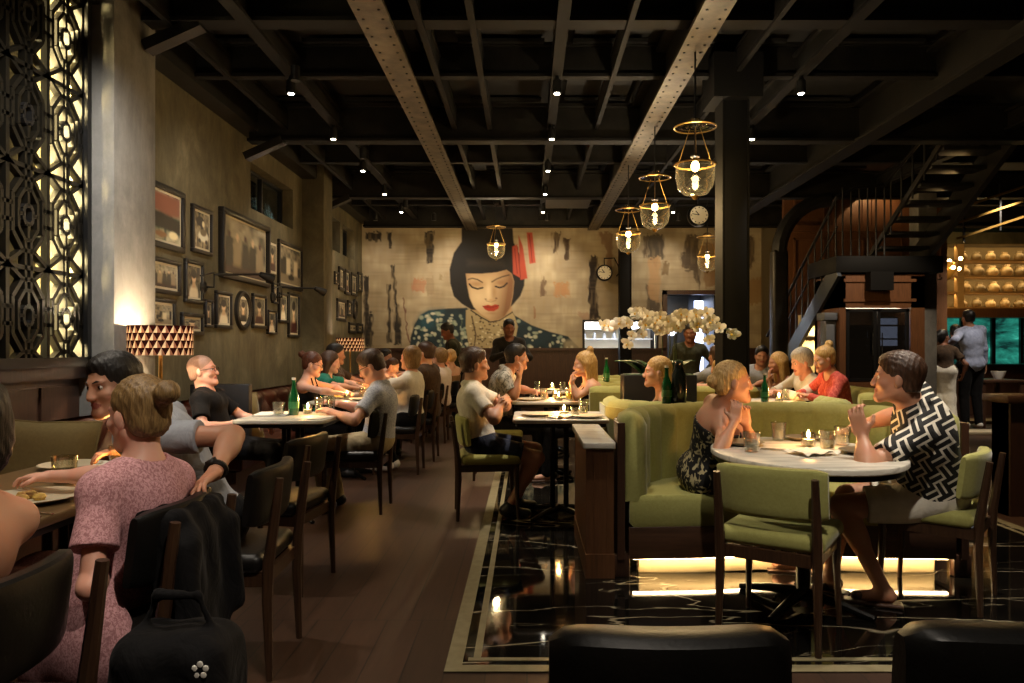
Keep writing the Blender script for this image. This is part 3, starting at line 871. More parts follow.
dup(green0, (2.06, 3.73, .004), R(50), 'green upholstered chair holding the man in the black and white patterned shirt')
dup(green0, (-.30, 5.55, .004), R(-83), 'green upholstered chair holding the man in white shirt and dark shorts')
dup(green0, (-.28, 7.15, .004), R(-88), 'green upholstered chair under the man in the grey leaf-print shirt')
black0 = make_chair('black leather dining chair at the lower left corner, behind the bare-backed woman', M['leather_black'], .79, group='black dining chairs along the aisle')
black0.location = (-1.25, 1.52, 0); black0.rotation_euler.z = R(88)
for x, y, a, lb in ((-1.25, 2.28, 90, 'black leather dining chair under the woman in the pink dress, jacket over its back'),
                    (-1.2, 2.98, 92, 'black leather dining chair under the man in the pale grey t-shirt'),
                    (-1.33, 3.95, 82, 'empty black leather dining chair behind the grey t-shirt man, facing the wall'),
                    (-1.32, 5.75, 90, 'black leather dining chair under the man in khaki trousers reading'),
                    (-1.3, 7.5, 90, 'black dining chair under the woman in the white t-shirt'),
                    (-1.25, 8.35, 90, 'black dining chair under the man in the brown jacket'),
                    (-1.3, 9.9, 90, 'black dining chair under the person with grey hair in a white shirt'),
                    (-1.2, 10.6, 90, 'black dining chair under the far blonde woman with her back to us')):
    dup(black0, (x, y, 0), R(a), lb)

def make_lounge(label, x, y):
    t = thing('leather_chair', label, 'chair', (x, y, 0), 0, 'black leather chairs in the foreground')
    mk('backrest', pad(.40, .40, .787, .12, -.2, .03, 17, .06), M['leather_black'], t)
    mk('seat', MB().rbox(-.22, .22, -.2, .25, .38, .47, .035, 3), M['leather_black'], t)
    for e in (-1, 1):
        mk('leg', MB().tube([(e * .19, -.2, 0), (e * .18, -.2, .42)], [.013, .02], 8), M['chair_wood'], t)
        mk('leg', MB().tube([(e * .19, .22, 0), (e * .18, .2, .4)], [.013, .02], 8), M['chair_wood'], t)
make_lounge('black leather chair with rounded back at the bottom centre, just before the marble', .237, 1.42)
make_lounge('black leather chair with rounded back at the bottom right corner', .835, 1.44)

# ------------------------------------------------------------------ tables
def rrect(x0, x1, y0, y1, r, n=5):
    P = []
    for cx, cy, a0 in ((x1 - r, y1 - r, 0), (x0 + r, y1 - r, 90), (x0 + r, y0 + r, 180), (x1 - r, y0 + r, 270)):
        for k in range(n + 1): a = R(a0 + 90 * k / n); P.append((cx + r * math.cos(a), cy + r * math.sin(a)))
    return P
def slab(mb, P, z0, z1, b=.006, m=0):
    cx = sum(p[0] for p in P) / len(P); cy = sum(p[1] for p in P) / len(P)
    def ins(d):
        o = []
        for x, y in P:
            l = math.hypot(x - cx, y - cy); o.append((cx + (x - cx) * (1 - d / l), cy + (y - cy) * (1 - d / l)))
        return o
    rings = [[(x, y, z) for x, y in ins(d)] for d, z in ((b, z0), (0, z0 + b), (0, z1 - b), (b * .4, z1 - b * .3), (b, z1))]
    return loft(mb, rings, m)
def pedestal(mb, x, y, h, w=.24, four=True):
    if four:
        for sx in (-1, 1):
            for sy in (-1, 1): mb.tube([(x + sx * .05, y + sy * .05, .03), (x + sx * .05, y + sy * .05, h)], .018, 8)
    else: mb.lathe([(.05, .03), (.035, .06), (.035, h - .05), (.07, h)], 14, 0, Matrix.Translation((x, y, 0)))
    for a in range(4):
        c, s = math.cos(a * PI / 2 + PI / 4), math.sin(a * PI / 2 + PI / 4)
        mb.tube([(x, y, .06), (x + c * w * .6, y + s * w * .6, .045), (x + c * w * 1.2, y + s * w * 1.2, .012)], [.03, .022, .016], 8)
    mb.box(x - w * .9, x + w * .9, y - .03, y + .03, h - .02, h).box(x - .03, x + .03, y - w * .9, y + w * .9, h - .02, h)
def make_table(label, x0, x1, y0, y1, topm, H=.75, base=.004, r=.06, feet=None, apron=True, group='restaurant tables'):
    cx, cy = (x0 + x1) / 2, (y0 + y1) / 2
    t = thing('dining_table', label, 'table', (cx, cy, base), 0, group)
    H -= base
    mk('table_top', slab(MB(), rrect(x0 - cx, x1 - cx, y0 - cy, y1 - cy, r), H - .028, H), topm, t)
    if apron: mk('apron', slab(MB(), rrect(x0 - cx + .02, x1 - cx - .02, y0 - cy + .02, y1 - cy - .02, r), H - .055, H - .028, .003), M['iron'], t)
    for fx, fy in feet or [(0, 0)]:
        mb = MB(); pedestal(mb, fx, fy, H - (.055 if apron else .028)); mk('pedestal', mb, M['iron'], t)
    return t
M['brown_top'] = wood_mat('brown_table', '5a452b', '6b5434', .35, (1, 14, 1))
make_table('long brown wooden table at the lower left before the woman in pink', -2.08, -1.42, 1.3, 3.25, M['brown_top'], base=0, feet=[(0, -.55), (0, .55)])
make_table('white marble table between the man in black and the man in khaki trousers', -2.05, -1.40, 5.1, 5.82, M['white_marble'], base=0)
make_table('white marble table before the woman in the black halter top', -2.05, -1.42, 6.85, 7.55, M['white_marble'], base=0)
make_table('white marble table before the woman in teal on the left bench', -2.05, -1.45, 8.05, 8.75, M['white_marble'], base=0)
make_table('white marble table at the far left before the three seated diners by the mural', -2.05, -1.45, 9.8, 10.9, M['white_marble'], base=0)
make_table('square marble table beside the man in white shirt and dark shorts', -.1, .58, 5.15, 5.85, M['white_marble'], r=.05)
make_table('marble table between the leaf-print shirt man and the blonde woman in black', -.14, .60, 6.85, 7.52, M['white_marble'])
make_table('farthest marble table of the middle row, before the mural', -.05, .62, 8.5, 9.15, M['white_marble'])
t = thing('round_table', 'round white marble table inside the big green booth', 'table', (1.345, 3.6, .004), 0, 'restaurant tables')
P = [(.43 * math.cos(a), .57 * math.sin(a)) for a in np.linspace(0, 2 * PI, 48, endpoint=False)]
mk('table_top', slab(MB(), P, .716, .746), M['white_marble'], t)
mk('apron', slab(MB(), [(x * .96, y * .96) for x, y in P], .69, .716, .003), M['iron'], t)
mb = MB(); pedestal(mb, 0, 0, .69, .28, False); mk('pedestal', mb, M['iron'], t)
make_table('pale table before the diners in white and red at the right rear', 1.98, 2.9, 6.75, 7.35, M['white_marble'])

# ------------------------------------------------------------------ booths
def booth_back(path, z0=.40, z1=.89, t=.13, pitch=.17, amp=.022):
    """channel-tufted curved back swept along a plan path (inside on the left of travel)"""
    P = [Vector((*p, 0)) for p in path]; S = [0]
    for a, b in zip(P[:-1], P[1:]): S.append(S[-1] + (b - a).length)
    Lt = S[-1]; nch = max(2, round(Lt / pitch)); N = nch * 8; rings = []
    j = 0
    for i in range(N + 1):
        s = Lt * i / N
        while j < len(S) - 2 and S[j + 1] < s: j += 1
        f = (s - S[j]) / (S[j + 1] - S[j]); p = P[j].lerp(P[j + 1], f)
        d0 = (P[min(j + 1, len(P) - 1)] - P[max(j - 0, 0)]).normalized(); d1 = (P[min(j + 2, len(P) - 1)] - P[min(j + 1, len(P) - 2)]).normalized()
        d = d0.lerp(d1, f).normalized(); nrm = Vector((-d.y, d.x, 0))
        e = amp * math.sqrt(abs(math.sin(PI * i / 8)))
        end = min(i, N - i); q = 1 if end > 3 else (.35, .7, .87, .95)[end]
        sec = [(0, z0), (-.01, z0 + .2), (-.01, z1 - .06), (.005, z1 - .02), (.04, z1), (t * .6, z1 + e * .3), (t - .01 + e * .5, z1 - .025), (t + e, z1 - .07), (t + e, (z0 + z1) / 2), (t + e * 1.1, z0 + .06), (t + e * .4, z0)]
        rings.append([p + nrm * (t * .5 + (o - t * .5) * q) + Vector((0, 0, (z - .65) * (1 - (1 - q) * .12) + .65)) for o, z in sec])
    return loft(MB(), rings)
def off_path(path, d):
    P = [Vector((*p, 0)) for p in path]; o = []
    for i, p in enumerate(P):
        t = (P[min(i + 1, len(P) - 1)] - P[max(i - 1, 0)]).normalized(); o.append((p.x - t.y * d, p.y + t.x * d))
    return o
def make_booth(label, loc, rz, path, front=None, led=False, z1=.89, base=.004, group='green channel-tufted booths', plinth=True):
    t = thing('booth', label, 'booth', (*loc, base), rz, group)
    mk('backrest', booth_back(path, z1=z1), M['green'], t, smooth=60)
    inner = off_path(path, .045); poly = inner + (front or [])
    mk('seat', slab(MB(), poly, .27, .445, .03), M['green'], t)
    if plinth:
        mk('plinth', slab(MB(), [(x * .985, y * .985 + .008) for x, y in off_path(path, .03) + (front or [])], .10, .275, .004), M['dark_wood_h'], t)
        mk('shell', loft(MB(), [[(*p, .10), (*p, z1 - .05), (*q, z1 - .05), (*q, .10)] for p, q in zip(off_path(path, -.02), off_path(path, .02))]), M['dark_wood'] if led else M['green'], t)
    kick = [(x * .93, max(y * .93 + .03, .085)) if abs(x) > .45 else (x * .93, y + .085 if y < .3 else y * .93) for x, y in off_path(path, .05) + (front or [])]
    mk('toe_kick', slab(MB(), kick, 0, .10, .003), M['toe'], t)
    return t
NP = 40
arc = [(-.93, -.02), (-.93, .12)] + [(.93 * -math.cos(a), .12 + .76 * math.sin(a)) for a in np.linspace(.08, PI - .08, NP)] + [(.93, .12), (.93, -.02)]
arc = arc[::-1]      # inside lies left of travel
front = [(-.885, -.02), (-.5, .0), (-.2, .045), (0, .055), (.2, .045), (.5, .0), (.885, -.02)]
bt = make_booth('big curved green booth with glowing base round the marble table', (1.44, 4.02), 0, arc, front, led=True)
mb = MB()
fr = [(-.86, .03), (-.5, .045), (-.2, .085), (0, .095), (.2, .085), (.5, .045), (.86, .03)]
for a, b in zip(fr[:-1], fr[1:]): mb.bar((*a, .095), (*b, .095), .02, .008)
mk('light_strip', mb, M['led'], bt)
mb = MB()
for e in (-1, 1): mk('end_foot', MB().rbox(e * .93 - .05, e * .93 + .05, -.0, .05, 0, .12, .008, 1), M['dark_wood'], bt)
# pony wall with marble cap at the left end
pw = thing('divider_wall', 'short dark wood divider with grey marble cap at the left end of the big booth', 'divider', (.402, 4.45, .004))
mb = MB().box(-.082, .068, -.44, .5, .12, .70)
for x in (-.04, .03): mb.box(x, x + .006, -.446, -.44, .14, .69)
mk('panel', mb, M['mid_wood'], pw)
mk('plinth', MB().box(-.087, .072, -.45, .5, 0, .13), M['mid_wood'], pw)
mk('cap', slab(MB(), rrect(-.1, .078, -.465, .52, .02), .70, .735), M['white_marble'], pw)

hook = [(.9, .0), (.9, .45), (.78, .68), (.5, .8), (0, .82), (-.5, .8), (-.78, .68), (-.9, .45), (-.9, .0)]
def dens(p, n=5):
    o = []
    for a, b in zip(p[:-1], p[1:]):
        for k in range(n): o.append((a[0] + (b[0] - a[0]) * k / n, a[1] + (b[1] - a[1]) * k / n))
    return o + [p[-1]]
make_booth('green booth opening away from us, back to back with the big booth', (1.5, 5.92), PI, dens(hook), [(-.79, .05), (.79, .05)], z1=.865)
side = dens([(.55, -.12), (.55, .3), (.45, .4), (-.45, .4), (-.55, .3), (-.55, -.12)], 6)
make_booth('green booth whose tall back stands behind the blonde woman in black', (.68, 7.15), -PI / 2, side, [(-.44, -.1), (.44, -.1)], z1=.90)
make_booth('green booth far behind, right of the farthest middle table', (.85, 8.85), -PI / 2, side, [(-.44, -.1), (.44, -.1)], z1=.90)
make_booth('green booth seat under the couple in white and red', (2.95, 7.0), -PI / 2, dens([(.75, -.12), (.75, .3), (.6, .4), (-.6, .4), (-.75, .3), (-.75, -.12)], 6), [(-.64, -.1), (.64, -.1)], z1=.86)
make_booth('low green booth between the orchids and the far doorway', (1.75, 8.15), PI, dens([(.7, -.12), (.7, .3), (.55, .4), (-.55, .4), (-.7, .3), (-.7, -.12)], 6), [(-.59, -.1), (.59, -.1)], z1=.84)

# ------------------------------------------------------------------ leather banquette on the left wall
def banquette(label, y0, y1):
    t = thing('banquette', label, 'bench', (-2.79, y0, 0), 0, 'brown leather banquettes')
    Ln = y1 - y0; ny = int(Ln / .03); nz = 20; vs = []; fs = []
    for i in range(ny + 1):
        y = Ln * i / ny
        for k in range(nz + 1):
            w = k / nz; z = .42 + .40 * w
            u, v = y / .2, (z - .42) / .16
            tuft = abs(math.sin(PI * (u + v) * .5) * math.sin(PI * (u - v) * .5)) ** .5
            x = .10 + .05 * tuft - .035 * w
            if w > .85: x -= (w - .85) ** 2 * 3.2
            e = min(i, ny - i)
            if e < 3: x -= (.06, .02, .005)[e]
            vs.append((x, y, z))
        for z, x in ((.83, .05), (.82, 0.0), (.42, 0.0)): vs.append((x, y, z))
    n = nz + 4
    for i in range(ny):
        for k in range(n - 1): fs.append((i * n + k, (i + 1) * n + k, (i + 1) * n + k + 1, i * n + k + 1))
    fs.append(tuple(range(n))); fs.append(tuple(ny * n + k for k in range(n))[::-1])
    mk('backrest', MB().add(vs, fs), M['leather_brown'], t, smooth=60)
    nb = int(Ln / .7); mb = MB()
    for k in range(nb): mb.rbox(0.08, .62, Ln * k / nb + .004, Ln * (k + 1) / nb - .004, .30, .45, .03, 3)
    mk('seat', mb, M['leather_brown'], t)
    mk('base', MB().box(0, .58, .0, Ln, .1, .30).box(0, .5, .02, Ln - .02, 0, .1), M['dark_wood'], t)
banquette('brown tufted leather banquette below the fretwork screen', 1.2, 4.95)
banquette('brown tufted leather banquette below the framed pictures', 5.62, 10.15)
banquette('brown tufted leather banquette beyond the second pier', 10.7, 13.7)
mb = MB().rbox(-2.79, -2.3, 6.12, 6.2, .0, .95, .01, 1)
tag(mk('bench_divider', mb, M['black']), 'black upright divider panel between banquette seats beside the olive cushion', 'divider')
def cushion(label, loc, rot, w=.46, h=.4):
    mb = MB(); n = 14; vs = []; fs = []
    for s in (1, -1):
        for i in range(n + 1):
            for k in range(n + 1):
                u, v = -1 + 2 * i / n, -1 + 2 * k / n
                th = .075 * ((1 - u ** 4) * (1 - v ** 4)) ** .6
                pin = 1 - .07 * (1 - abs(u * v)) if max(abs(u), abs(v)) == 1 else 1 - .07 * (1 - abs(u * v))
                vs.append((u * w / 2 * (pin if abs(v) < 2 else 1), s * th, v * h / 2 * pin))
    N = (n + 1) ** 2
    for s in (0, 1):
        for i in range(n):
            for k in range(n):
                q = (s * N + i * (n + 1) + k, s * N + (i + 1) * (n + 1) + k, s * N + (i + 1) * (n + 1) + k + 1, s * N + i * (n + 1) + k + 1)
                fs.append(q[::-1] if s == 0 else q)
    o = mk('cushion', mb.add(vs, fs), M['cushion'], loc=loc, rot=rot, smooth=180)
    mb = MB(); e = []
    for k in range(40):
        a = k / 40 * 4; sd = int(a); f = -1 + 2 * (a - sd)
        u, v = ((f, -1), (1, f), (-f, 1), (-1, -f))[sd]; pin = 1 - .07 * (1 - abs(u * v)); e.append((u * w / 2 * pin, 0, v * h / 2 * pin))
    mk('piping', MB().tube(e + [e[0]], .006, 6), M['cushion'], o)
    return tag(o, label, 'cushion', 'olive cushions on the banquettes')
cushion('olive cushion leaning on the near banquette behind the wooden table', (-2.5, 3.75, .66), (R(-16), R(4), R(18)), .56, .46)
cushion('olive cushion beside the black divider, right of the man in black', (-2.47, 6.38, .66), (R(-14), 0, R(60)), .42, .4)
cushion('olive cushion on the far banquette behind the bun-haired woman', (-2.52, 8.9, .66), (R(-14), 0, R(70)), .42, .4)

# ------------------------------------------------------------------ framed pictures on the left wall
M['print'] = vcol_mat('print_paper', .45, coat=.25)
M['frame'] = mat('frame_black', '1a1611', .4); M['frame_brown'] = mat('frame_brown', '3a2a18', .45)
M['mat_board'] = mat('mat_board', 'cfc6ae', .7)
WX = -3.1
def wy(px): return -WX * F0 / (CX - px)
def art(kind, seed, w, h):
    n = max(12, int(40 * w / max(w, h))); q = max(12, int(40 * h / max(w, h)))
    x, y = np.meshgrid(np.linspace(0, 1, n), np.linspace(0, 1, q))
    p = Paint(x, y, '8d8268'); rs = random.Random(seed)
    p.mix(vnoise(x * 6, y * 6, seed) * .8, '4b4334'); p.mix(vnoise(x * 13, y * 13, seed + 3) * .45, 'c9bd9f'); p.mix(np.clip(vnoise(x * 9, y * 5, seed + 7) * 2 - 1.1, 0, 1) * .8, '1f1a13')
    if kind == 'group':
        p.poly([(0, .78), (1, .82), (1, 1.1), (0, 1.1)], '5a4a38', .1)
        for k in range(5):
            c = .14 + k * .18; t = .2 + .1 * rs.random()
            p.poly([(c - .07, t + .12), (c + .07, t + .12), (c + .1, .85), (c - .1, .85)], ('3c3427', '8b7d64', '4e4434')[k % 3], .06); p.ell(c, t + .06, .045, .075, ('5d4a38', 'b59d7d')[k % 2])
    elif kind == 'portrait':
        p.mix(np.ones_like(x) * .4, '4b4234'); p.ell(.5, .95, .42, .42, ('2a241b', 'c9bda2', '5e3a2a')[seed % 3]); p.ell(.5, .36, .2, .2, 'c8ae8c'); p.ell(.5, .25, .24, .16, '211b14')
        p.poly([(.4, .5), (.6, .5), (.66, .7), (.34, .7)], 'b39a78', .08)
    elif kind == 'street':
        p.poly([(0, .7), (1, .62), (1, 1.1), (0, 1.1)], '8d8168', .08)
        for k in range(5): c = rs.random(); t = .25 + .3 * rs.random(); p.poly([(c - .1, t), (c + .1, t), (c + .1, .75), (c - .1, .75)], ('352e23', 'c2b596', '5b4f3c')[k % 3], .07)
        p.ell(rs.random(), .82, .16, .1, '2b261e')
    elif kind == 'car':
        p.ell(.6, .66, .4, .18, 'd9d0b8'); p.ell(.6, .55, .25, .12, '7d735d'); p.ell(.35, .8, .09, .07, '15120d'); p.ell(.8, .8, .09, .07, '15120d')
        p.ell(.4, .25, .3, .16, '3a3326'); p.ell(.6, .3, .1, .1, 'd0c3a4')
    elif kind == 'colour':
        p.poly([(0, 0), (1, 0), (1, .42), (.6, .48), (0, .4)], '7d5542', .1); p.poly([(0, .42), (1, .48), (1, .78), (0, .75)], '211b15', .08)
        p.ell(.75, .85, .2, .1, 'c9b58e'); p.ell(.3, .88, .25, .08, '7a5a3c')
    mu = p.c.mean((0, 1)); p.c = np.clip((p.c - mu) * 1.7 + mu * .9, .008, .8)
    return p.c
def frame(label, pl, pr, zt, zb, kind, seed, side=0, oval=False, bw=.035, board=True, m='frame', dep=.035):
    """pl/pr: photo columns of the two edges, zt/zb: photo rows at the edge given by side (0 left, 1 right)"""
    y0, y1 = wy(pl), wy(pr); ye = (y0, y1)[side]
    z1, z0 = CH + (CY - zt) / F0 * ye, CH + (CY - zb) / F0 * ye
    w, h = y1 - y0, z1 - z0
    t = thing('framed_picture', label, 'picture', (WX, (y0 + y1) / 2, z0), 0, 'framed pictures on the left wall')
    mb = MB()
    if oval:
        n = 32; rings = []
        for k in range(n + 1):
            a = 2 * PI * k / n
            c, s = math.cos(a), math.sin(a)
            rings.append([(x, c * (w / 2 - o), h / 2 + s * (h / 2 - o)) for x, o in ((.0, 0), (dep, .004), (dep + .008, bw * .5), (dep * .6, bw), (0, bw))])
        loft(mb, rings, caps=False)
        mk('frame', mb, M[m], t)
        ib = MB().lathe([(0, .012), (1, .012), (1, 0), (0, 0)], 32, 0, Matrix(((0, 0, 1, 0), (w / 2 - bw * .7, 0, 0, 0), (0, h / 2 - bw * .7, 0, h / 2), (0, 0, 0, 1))))
        mk('mat_board', ib, M['mat_board'], t)
        c = art(kind, seed, w, h); k = .55
        paint_mesh('print', c, (.014, -w * k / 2, h / 2 + h * k / 2), (0, w * k, 0), (0, 0, -h * k), M['print'], t)
        return
    bw = min(bw, w * .14)
    for a, b, c, d in ((-w / 2, w / 2, 0, bw), (-w / 2, w / 2, h - bw, h), (-w / 2, -w / 2 + bw, bw, h - bw), (w / 2 - bw, w / 2, bw, h - bw)): mb.rbox(0, dep, a, b, c, d, .006, 1)
    if dep > .01: mk('frame', mb, M[m], t)
    mk('mat_board', MB().box(0, .012, -w / 2 + bw * .6, w / 2 - bw * .6, bw * .6, h - bw * .6), M['mat_board'] if board else M['frame'], t)
    i = bw + (.022 if board else .002) * min(1, w / .35)
    paint_mesh('print', art(kind, seed, w, h), (.015, -w / 2 + i, h - i), (0, w - 2 * i, 0), (0, 0, -(h - 2 * i)), M['print'], t)
frame('colour picture with red-brown sky in a wide black frame, top left beside the pier', 146, 182, 193.5, 254, 'colour', 1, 1, bw=.05)
frame('narrow black-framed photo of a pale car, right of the colour picture', 190, 210, 203, 251, 'car', 2)
frame('largest black-framed sepia group photograph on the left wall', 218, 266, 206, 277, 'group', 3, bw=.05, dep=.06)
frame('unframed pale portrait print between the two big black frames', 266.8, 275.6, 241, 272, 'portrait', 5, bw=.01, dep=.012, m='mat_board')
frame('black-framed street scene under the clerestory window', 277, 300.5, 238.5, 286, 'street', 4, bw=.045)
frame('black-framed crowd photograph below the colour picture', 146, 178, 262.5, 296, 'group', 6, 1)
frame('upright black-framed figure photo below the car photo', 183, 201, 258, 302, 'portrait', 7)
frame('dark picture half hidden behind the patterned lamp shade', 146, 173, 300, 331, 'street', 8, 1)
frame('small warm portrait in black frame right of the lamp shade', 179.5, 201, 312, 334.5, 'portrait', 11)
frame('thin black-framed strip picture by the first swing lamp', 203, 211, 299, 327, 'portrait', 9, bw=.025)
frame('black-framed bride portrait left of the oval frame', 214, 230, 290, 328, 'portrait', 10)
frame('oval black-framed portrait on the left wall', 234, 249.5, 289, 330, 'portrait', 12, oval=True, bw=.06)
frame('black-framed reddish figure picture right of the oval frame', 251, 264.8, 293, 328, 'portrait', 14)
frame('small low black frame between the reddish and the tall pictures', 266, 275, 309.5, 334, 'portrait', 13, bw=.025)
frame('smallest black frame behind the second swing lamp base', 271, 276.5, 282, 303, 'street', 15, bw=.025)
frame('middle black frame above the far right end of the near picture group', 277.5, 286.5, 292, 322, 'portrait', 16, bw=.03)
frame('tall thin black frame at the right end of the near picture group', 287, 297.8, 292, 337, 'portrait', 17, bw=.035)
for i, (a, b, c, d, k, l) in enumerate(((333.5, 337, 271, 284, 'portrait', 'tiny black frame just past the second pier'), (337.8, 343.2, 266, 289.5, 'street', 'first tall black frame in the far upper row'), (344, 349, 269, 294, 'portrait', 'second tall black frame in the far upper row'), (350, 356, 272, 295, 'group', 'widest black frame in the far upper row'), (357, 361, 271.5, 291, 'street', 'last black frame in the far upper row, by the corner'),
        (336, 345, 298, 320.5, 'group', 'biggest black frame of the far lower row'), (346.5, 351, 300, 316, 'portrait', 'slim black frame left of the far oval mirror'), (348, 355.5, 322, 333, 'street', 'low black frame above the far patterned lamp'), (356.5, 361.5, 323, 333, 'group', 'lowest black frame by the far corner'))):
    frame(l + ' on the left wall', a, b, c, d, k, 30 + i, bw=.05)
frame('far oval dark frame near the corner of the left wall', 352, 356.2, 298, 319, 'portrait', 50, oval=True, bw=.08)

# swing-arm picture lamps
for y, z, head, lb in ((7.05, 1.83, (-2.66, 7.5, 1.98), 'black swing-arm wall lamp under the largest photograph'), (9.0, 1.87, (-2.58, 9.15, 1.97), 'black swing-arm wall lamp near the second pier')):
    t = thing('wall_lamp', lb, 'lamp', (-3.1, y, z), 0, 'black swing-arm wall lamps')
    h = Vector(head) - Vector((-3.1, y, z))
    mk('wall_plate', MB().lathe([(0, 0), (.07, 0), (.07, .02), (.03, .05), (0, .05)], 16, 0, Matrix.Rotation(PI / 2, 4, 'Y')), M['black'], t)
    mk('arm', MB().tube([(.03, 0, 0), (.12, 0, 0), (.12, 0, .12), tuple(h * .96 + Vector((0, 0, .02)))], .011, 8).tube([(.12, 0, .14), (.12, -.3 , .08)], .008, 8), M['black'], t)
    d = Vector((.5, .55, -.25)).normalized()
    q = d.to_track_quat('Z', 'Y').to_matrix().to_4x4()
    mk('lamp_shade', MB().shell([(.012, -.06), (.025, -.05), (.045, .05), (.05, .09), (.046, .09), (.04, .05), (.02, -.045)], 14, 0, Matrix.Translation(h) @ q), M['black'], t)
    mk('bulb', MB().sphere(h + d * .05, .028, 10), emit_mat('bulb_dim', 'ffe2ae', 3.), t)
    light('wall_lamp_light', 'SPOT', Vector(head) + d * .1, 7, 'ffe8c8', .03, target=(-3.1, head[1] + .1, 1.3), spot=130)

# ------------------------------------------------------------------ floor lamps with drum shades
def tri_shade(r, h, cols=26, rows=4):
    mb = MB(); dz = h / rows
    def P(a, z): return (r * math.cos(a), r * math.sin(a), z)
    da = 2 * PI / cols
    for j in range(rows):
        z0, z1 = j * dz, (j + 1) * dz
        for k in range(cols):
            a = da * (k + .5 * (j % 2))
            mb.add([P(a, z0), P(a + da / 2, z0), P(a + da / 2, z1)], [(0, 1, 2)], 0); mb.add([P(a + da / 2, z0), P(a + da, z0), P(a + da / 2, z1)], [(0, 1, 2)], 1)
            mb.add([P(a + da, z0), P(a + da * 1.5, z1), P(a + da / 2, z1)], [(0, 1, 2)], 2)
    return mb
def translucent(name, c, t):
    m = bpy.data.materials.new(name); m.use_nodes = True; nt = m.node_tree; nt.nodes.clear()
    out = nd(nt, 'ShaderNodeOutputMaterial'); d = nd(nt, 'ShaderNodeBsdfDiffuse'); tr = nd(nt, 'ShaderNodeBsdfTranslucent'); mx = nd(nt, 'ShaderNodeMixShader')
    d.inputs[0].default_value = tr.inputs[0].default_value = (*lin(c), 1); mx.inputs[0].default_value = t
    nt.links.new(d.outputs[0], mx.inputs[1]); nt.links.new(tr.outputs[0], mx.inputs[2]); nt.links.new(mx.outputs[0], out.inputs[0])
    return m
shade_m = [translucent('shade_cream', 'd8bd98', .05), translucent('shade_tan', '8a6048', .04), translucent('shade_maroon', '2c0b08', .02)]
for x, y, lb, e in ((-2.575, 5.2, 'floor lamp with triangle-patterned drum shade beside the near grey pier', 28), (-2.7, 11.3, 'far floor lamp with triangle-patterned drum shade beyond the second pier', 26)):
    t = thing('floor_lamp', lb, 'lamp', (x, y, 0), 0, 'triangle-patterned drum lamps')
    mk('lamp_shade', tri_shade(.212, .205), shade_m, t, loc=(0, 0, 1.2), smooth=180)
    mk('stem', MB().lathe([(.16, 0), (.16, .02), (.03, .04), (.014, .06), (.014, .7), (.022, .72), (.014, .74), (.012, 1.27), (.02, 1.28), (.02, 1.31)], 16), M['brass'], t)
    mk('bulb', MB().sphere((0, 0, 1.335), .03, 12), emit_mat('lamp_bulb', 'ffdca0', 6), t)
    mk('spider', MB().tube([(-.21, 0, 1.39), (.21, 0, 1.39)], .003, 5).tube([(0, -.21, 1.39), (0, .21, 1.39)], .003, 5), M['brass'], t)
    light('lamp_glow', 'POINT', (x, y, 1.36), e, 'ffe4be', .03)
    light('lamp_glow_low', 'POINT', (x, y, 1.23), e * .22, 'ffe4be', .02)

# ------------------------------------------------------------------ pendant jars
def smoky(name):
    m = bpy.data.materials.new(name); m.use_nodes = True; nt = m.node_tree; nt.nodes.clear()
    out = nd(nt, 'ShaderNodeOutputMaterial'); tr = nd(nt, 'ShaderNodeBsdfTransparent'); gl = nd(nt, 'ShaderNodeBsdfGlossy'); di = nd(nt, 'ShaderNodeBsdfTranslucent')
    tr.inputs[0].default_value = (*lin('e6d6b4'), 1); gl.inputs['Roughness'].default_value = .08; di.inputs[0].default_value = (*lin('d8c89a'), 1)
    lw = nd(nt, 'ShaderNodeLayerWeight'); lw.inputs[0].default_value = .45
    a = nd(nt, 'ShaderNodeMixShader'); a.inputs[0].default_value = .985; b = nd(nt, 'ShaderNodeMixShader')
    mt = nd(nt, 'ShaderNodeMath', operation='MULTIPLY_ADD'); mt.inputs[1].default_value = .5; mt.inputs[2].default_value = .04
    nt.links.new(lw.outputs['Facing'], mt.inputs[0]); nt.links.new(di.outputs[0], a.inputs[1]); nt.links.new(gl.outputs[0], a.inputs[2])
    nt.links.new(mt.outputs[0], b.inputs[0]); nt.links.new(tr.outputs[0], b.inputs[1]); nt.links.new(a.outputs[0], b.inputs[2]); nt.links.new(b.outputs[0], out.inputs[0])
    return m
M['pend_glass'] = smoky('lantern_glass')
M['bulb'] = emit_mat('bulb_bright', 'ffe6b4', 30)
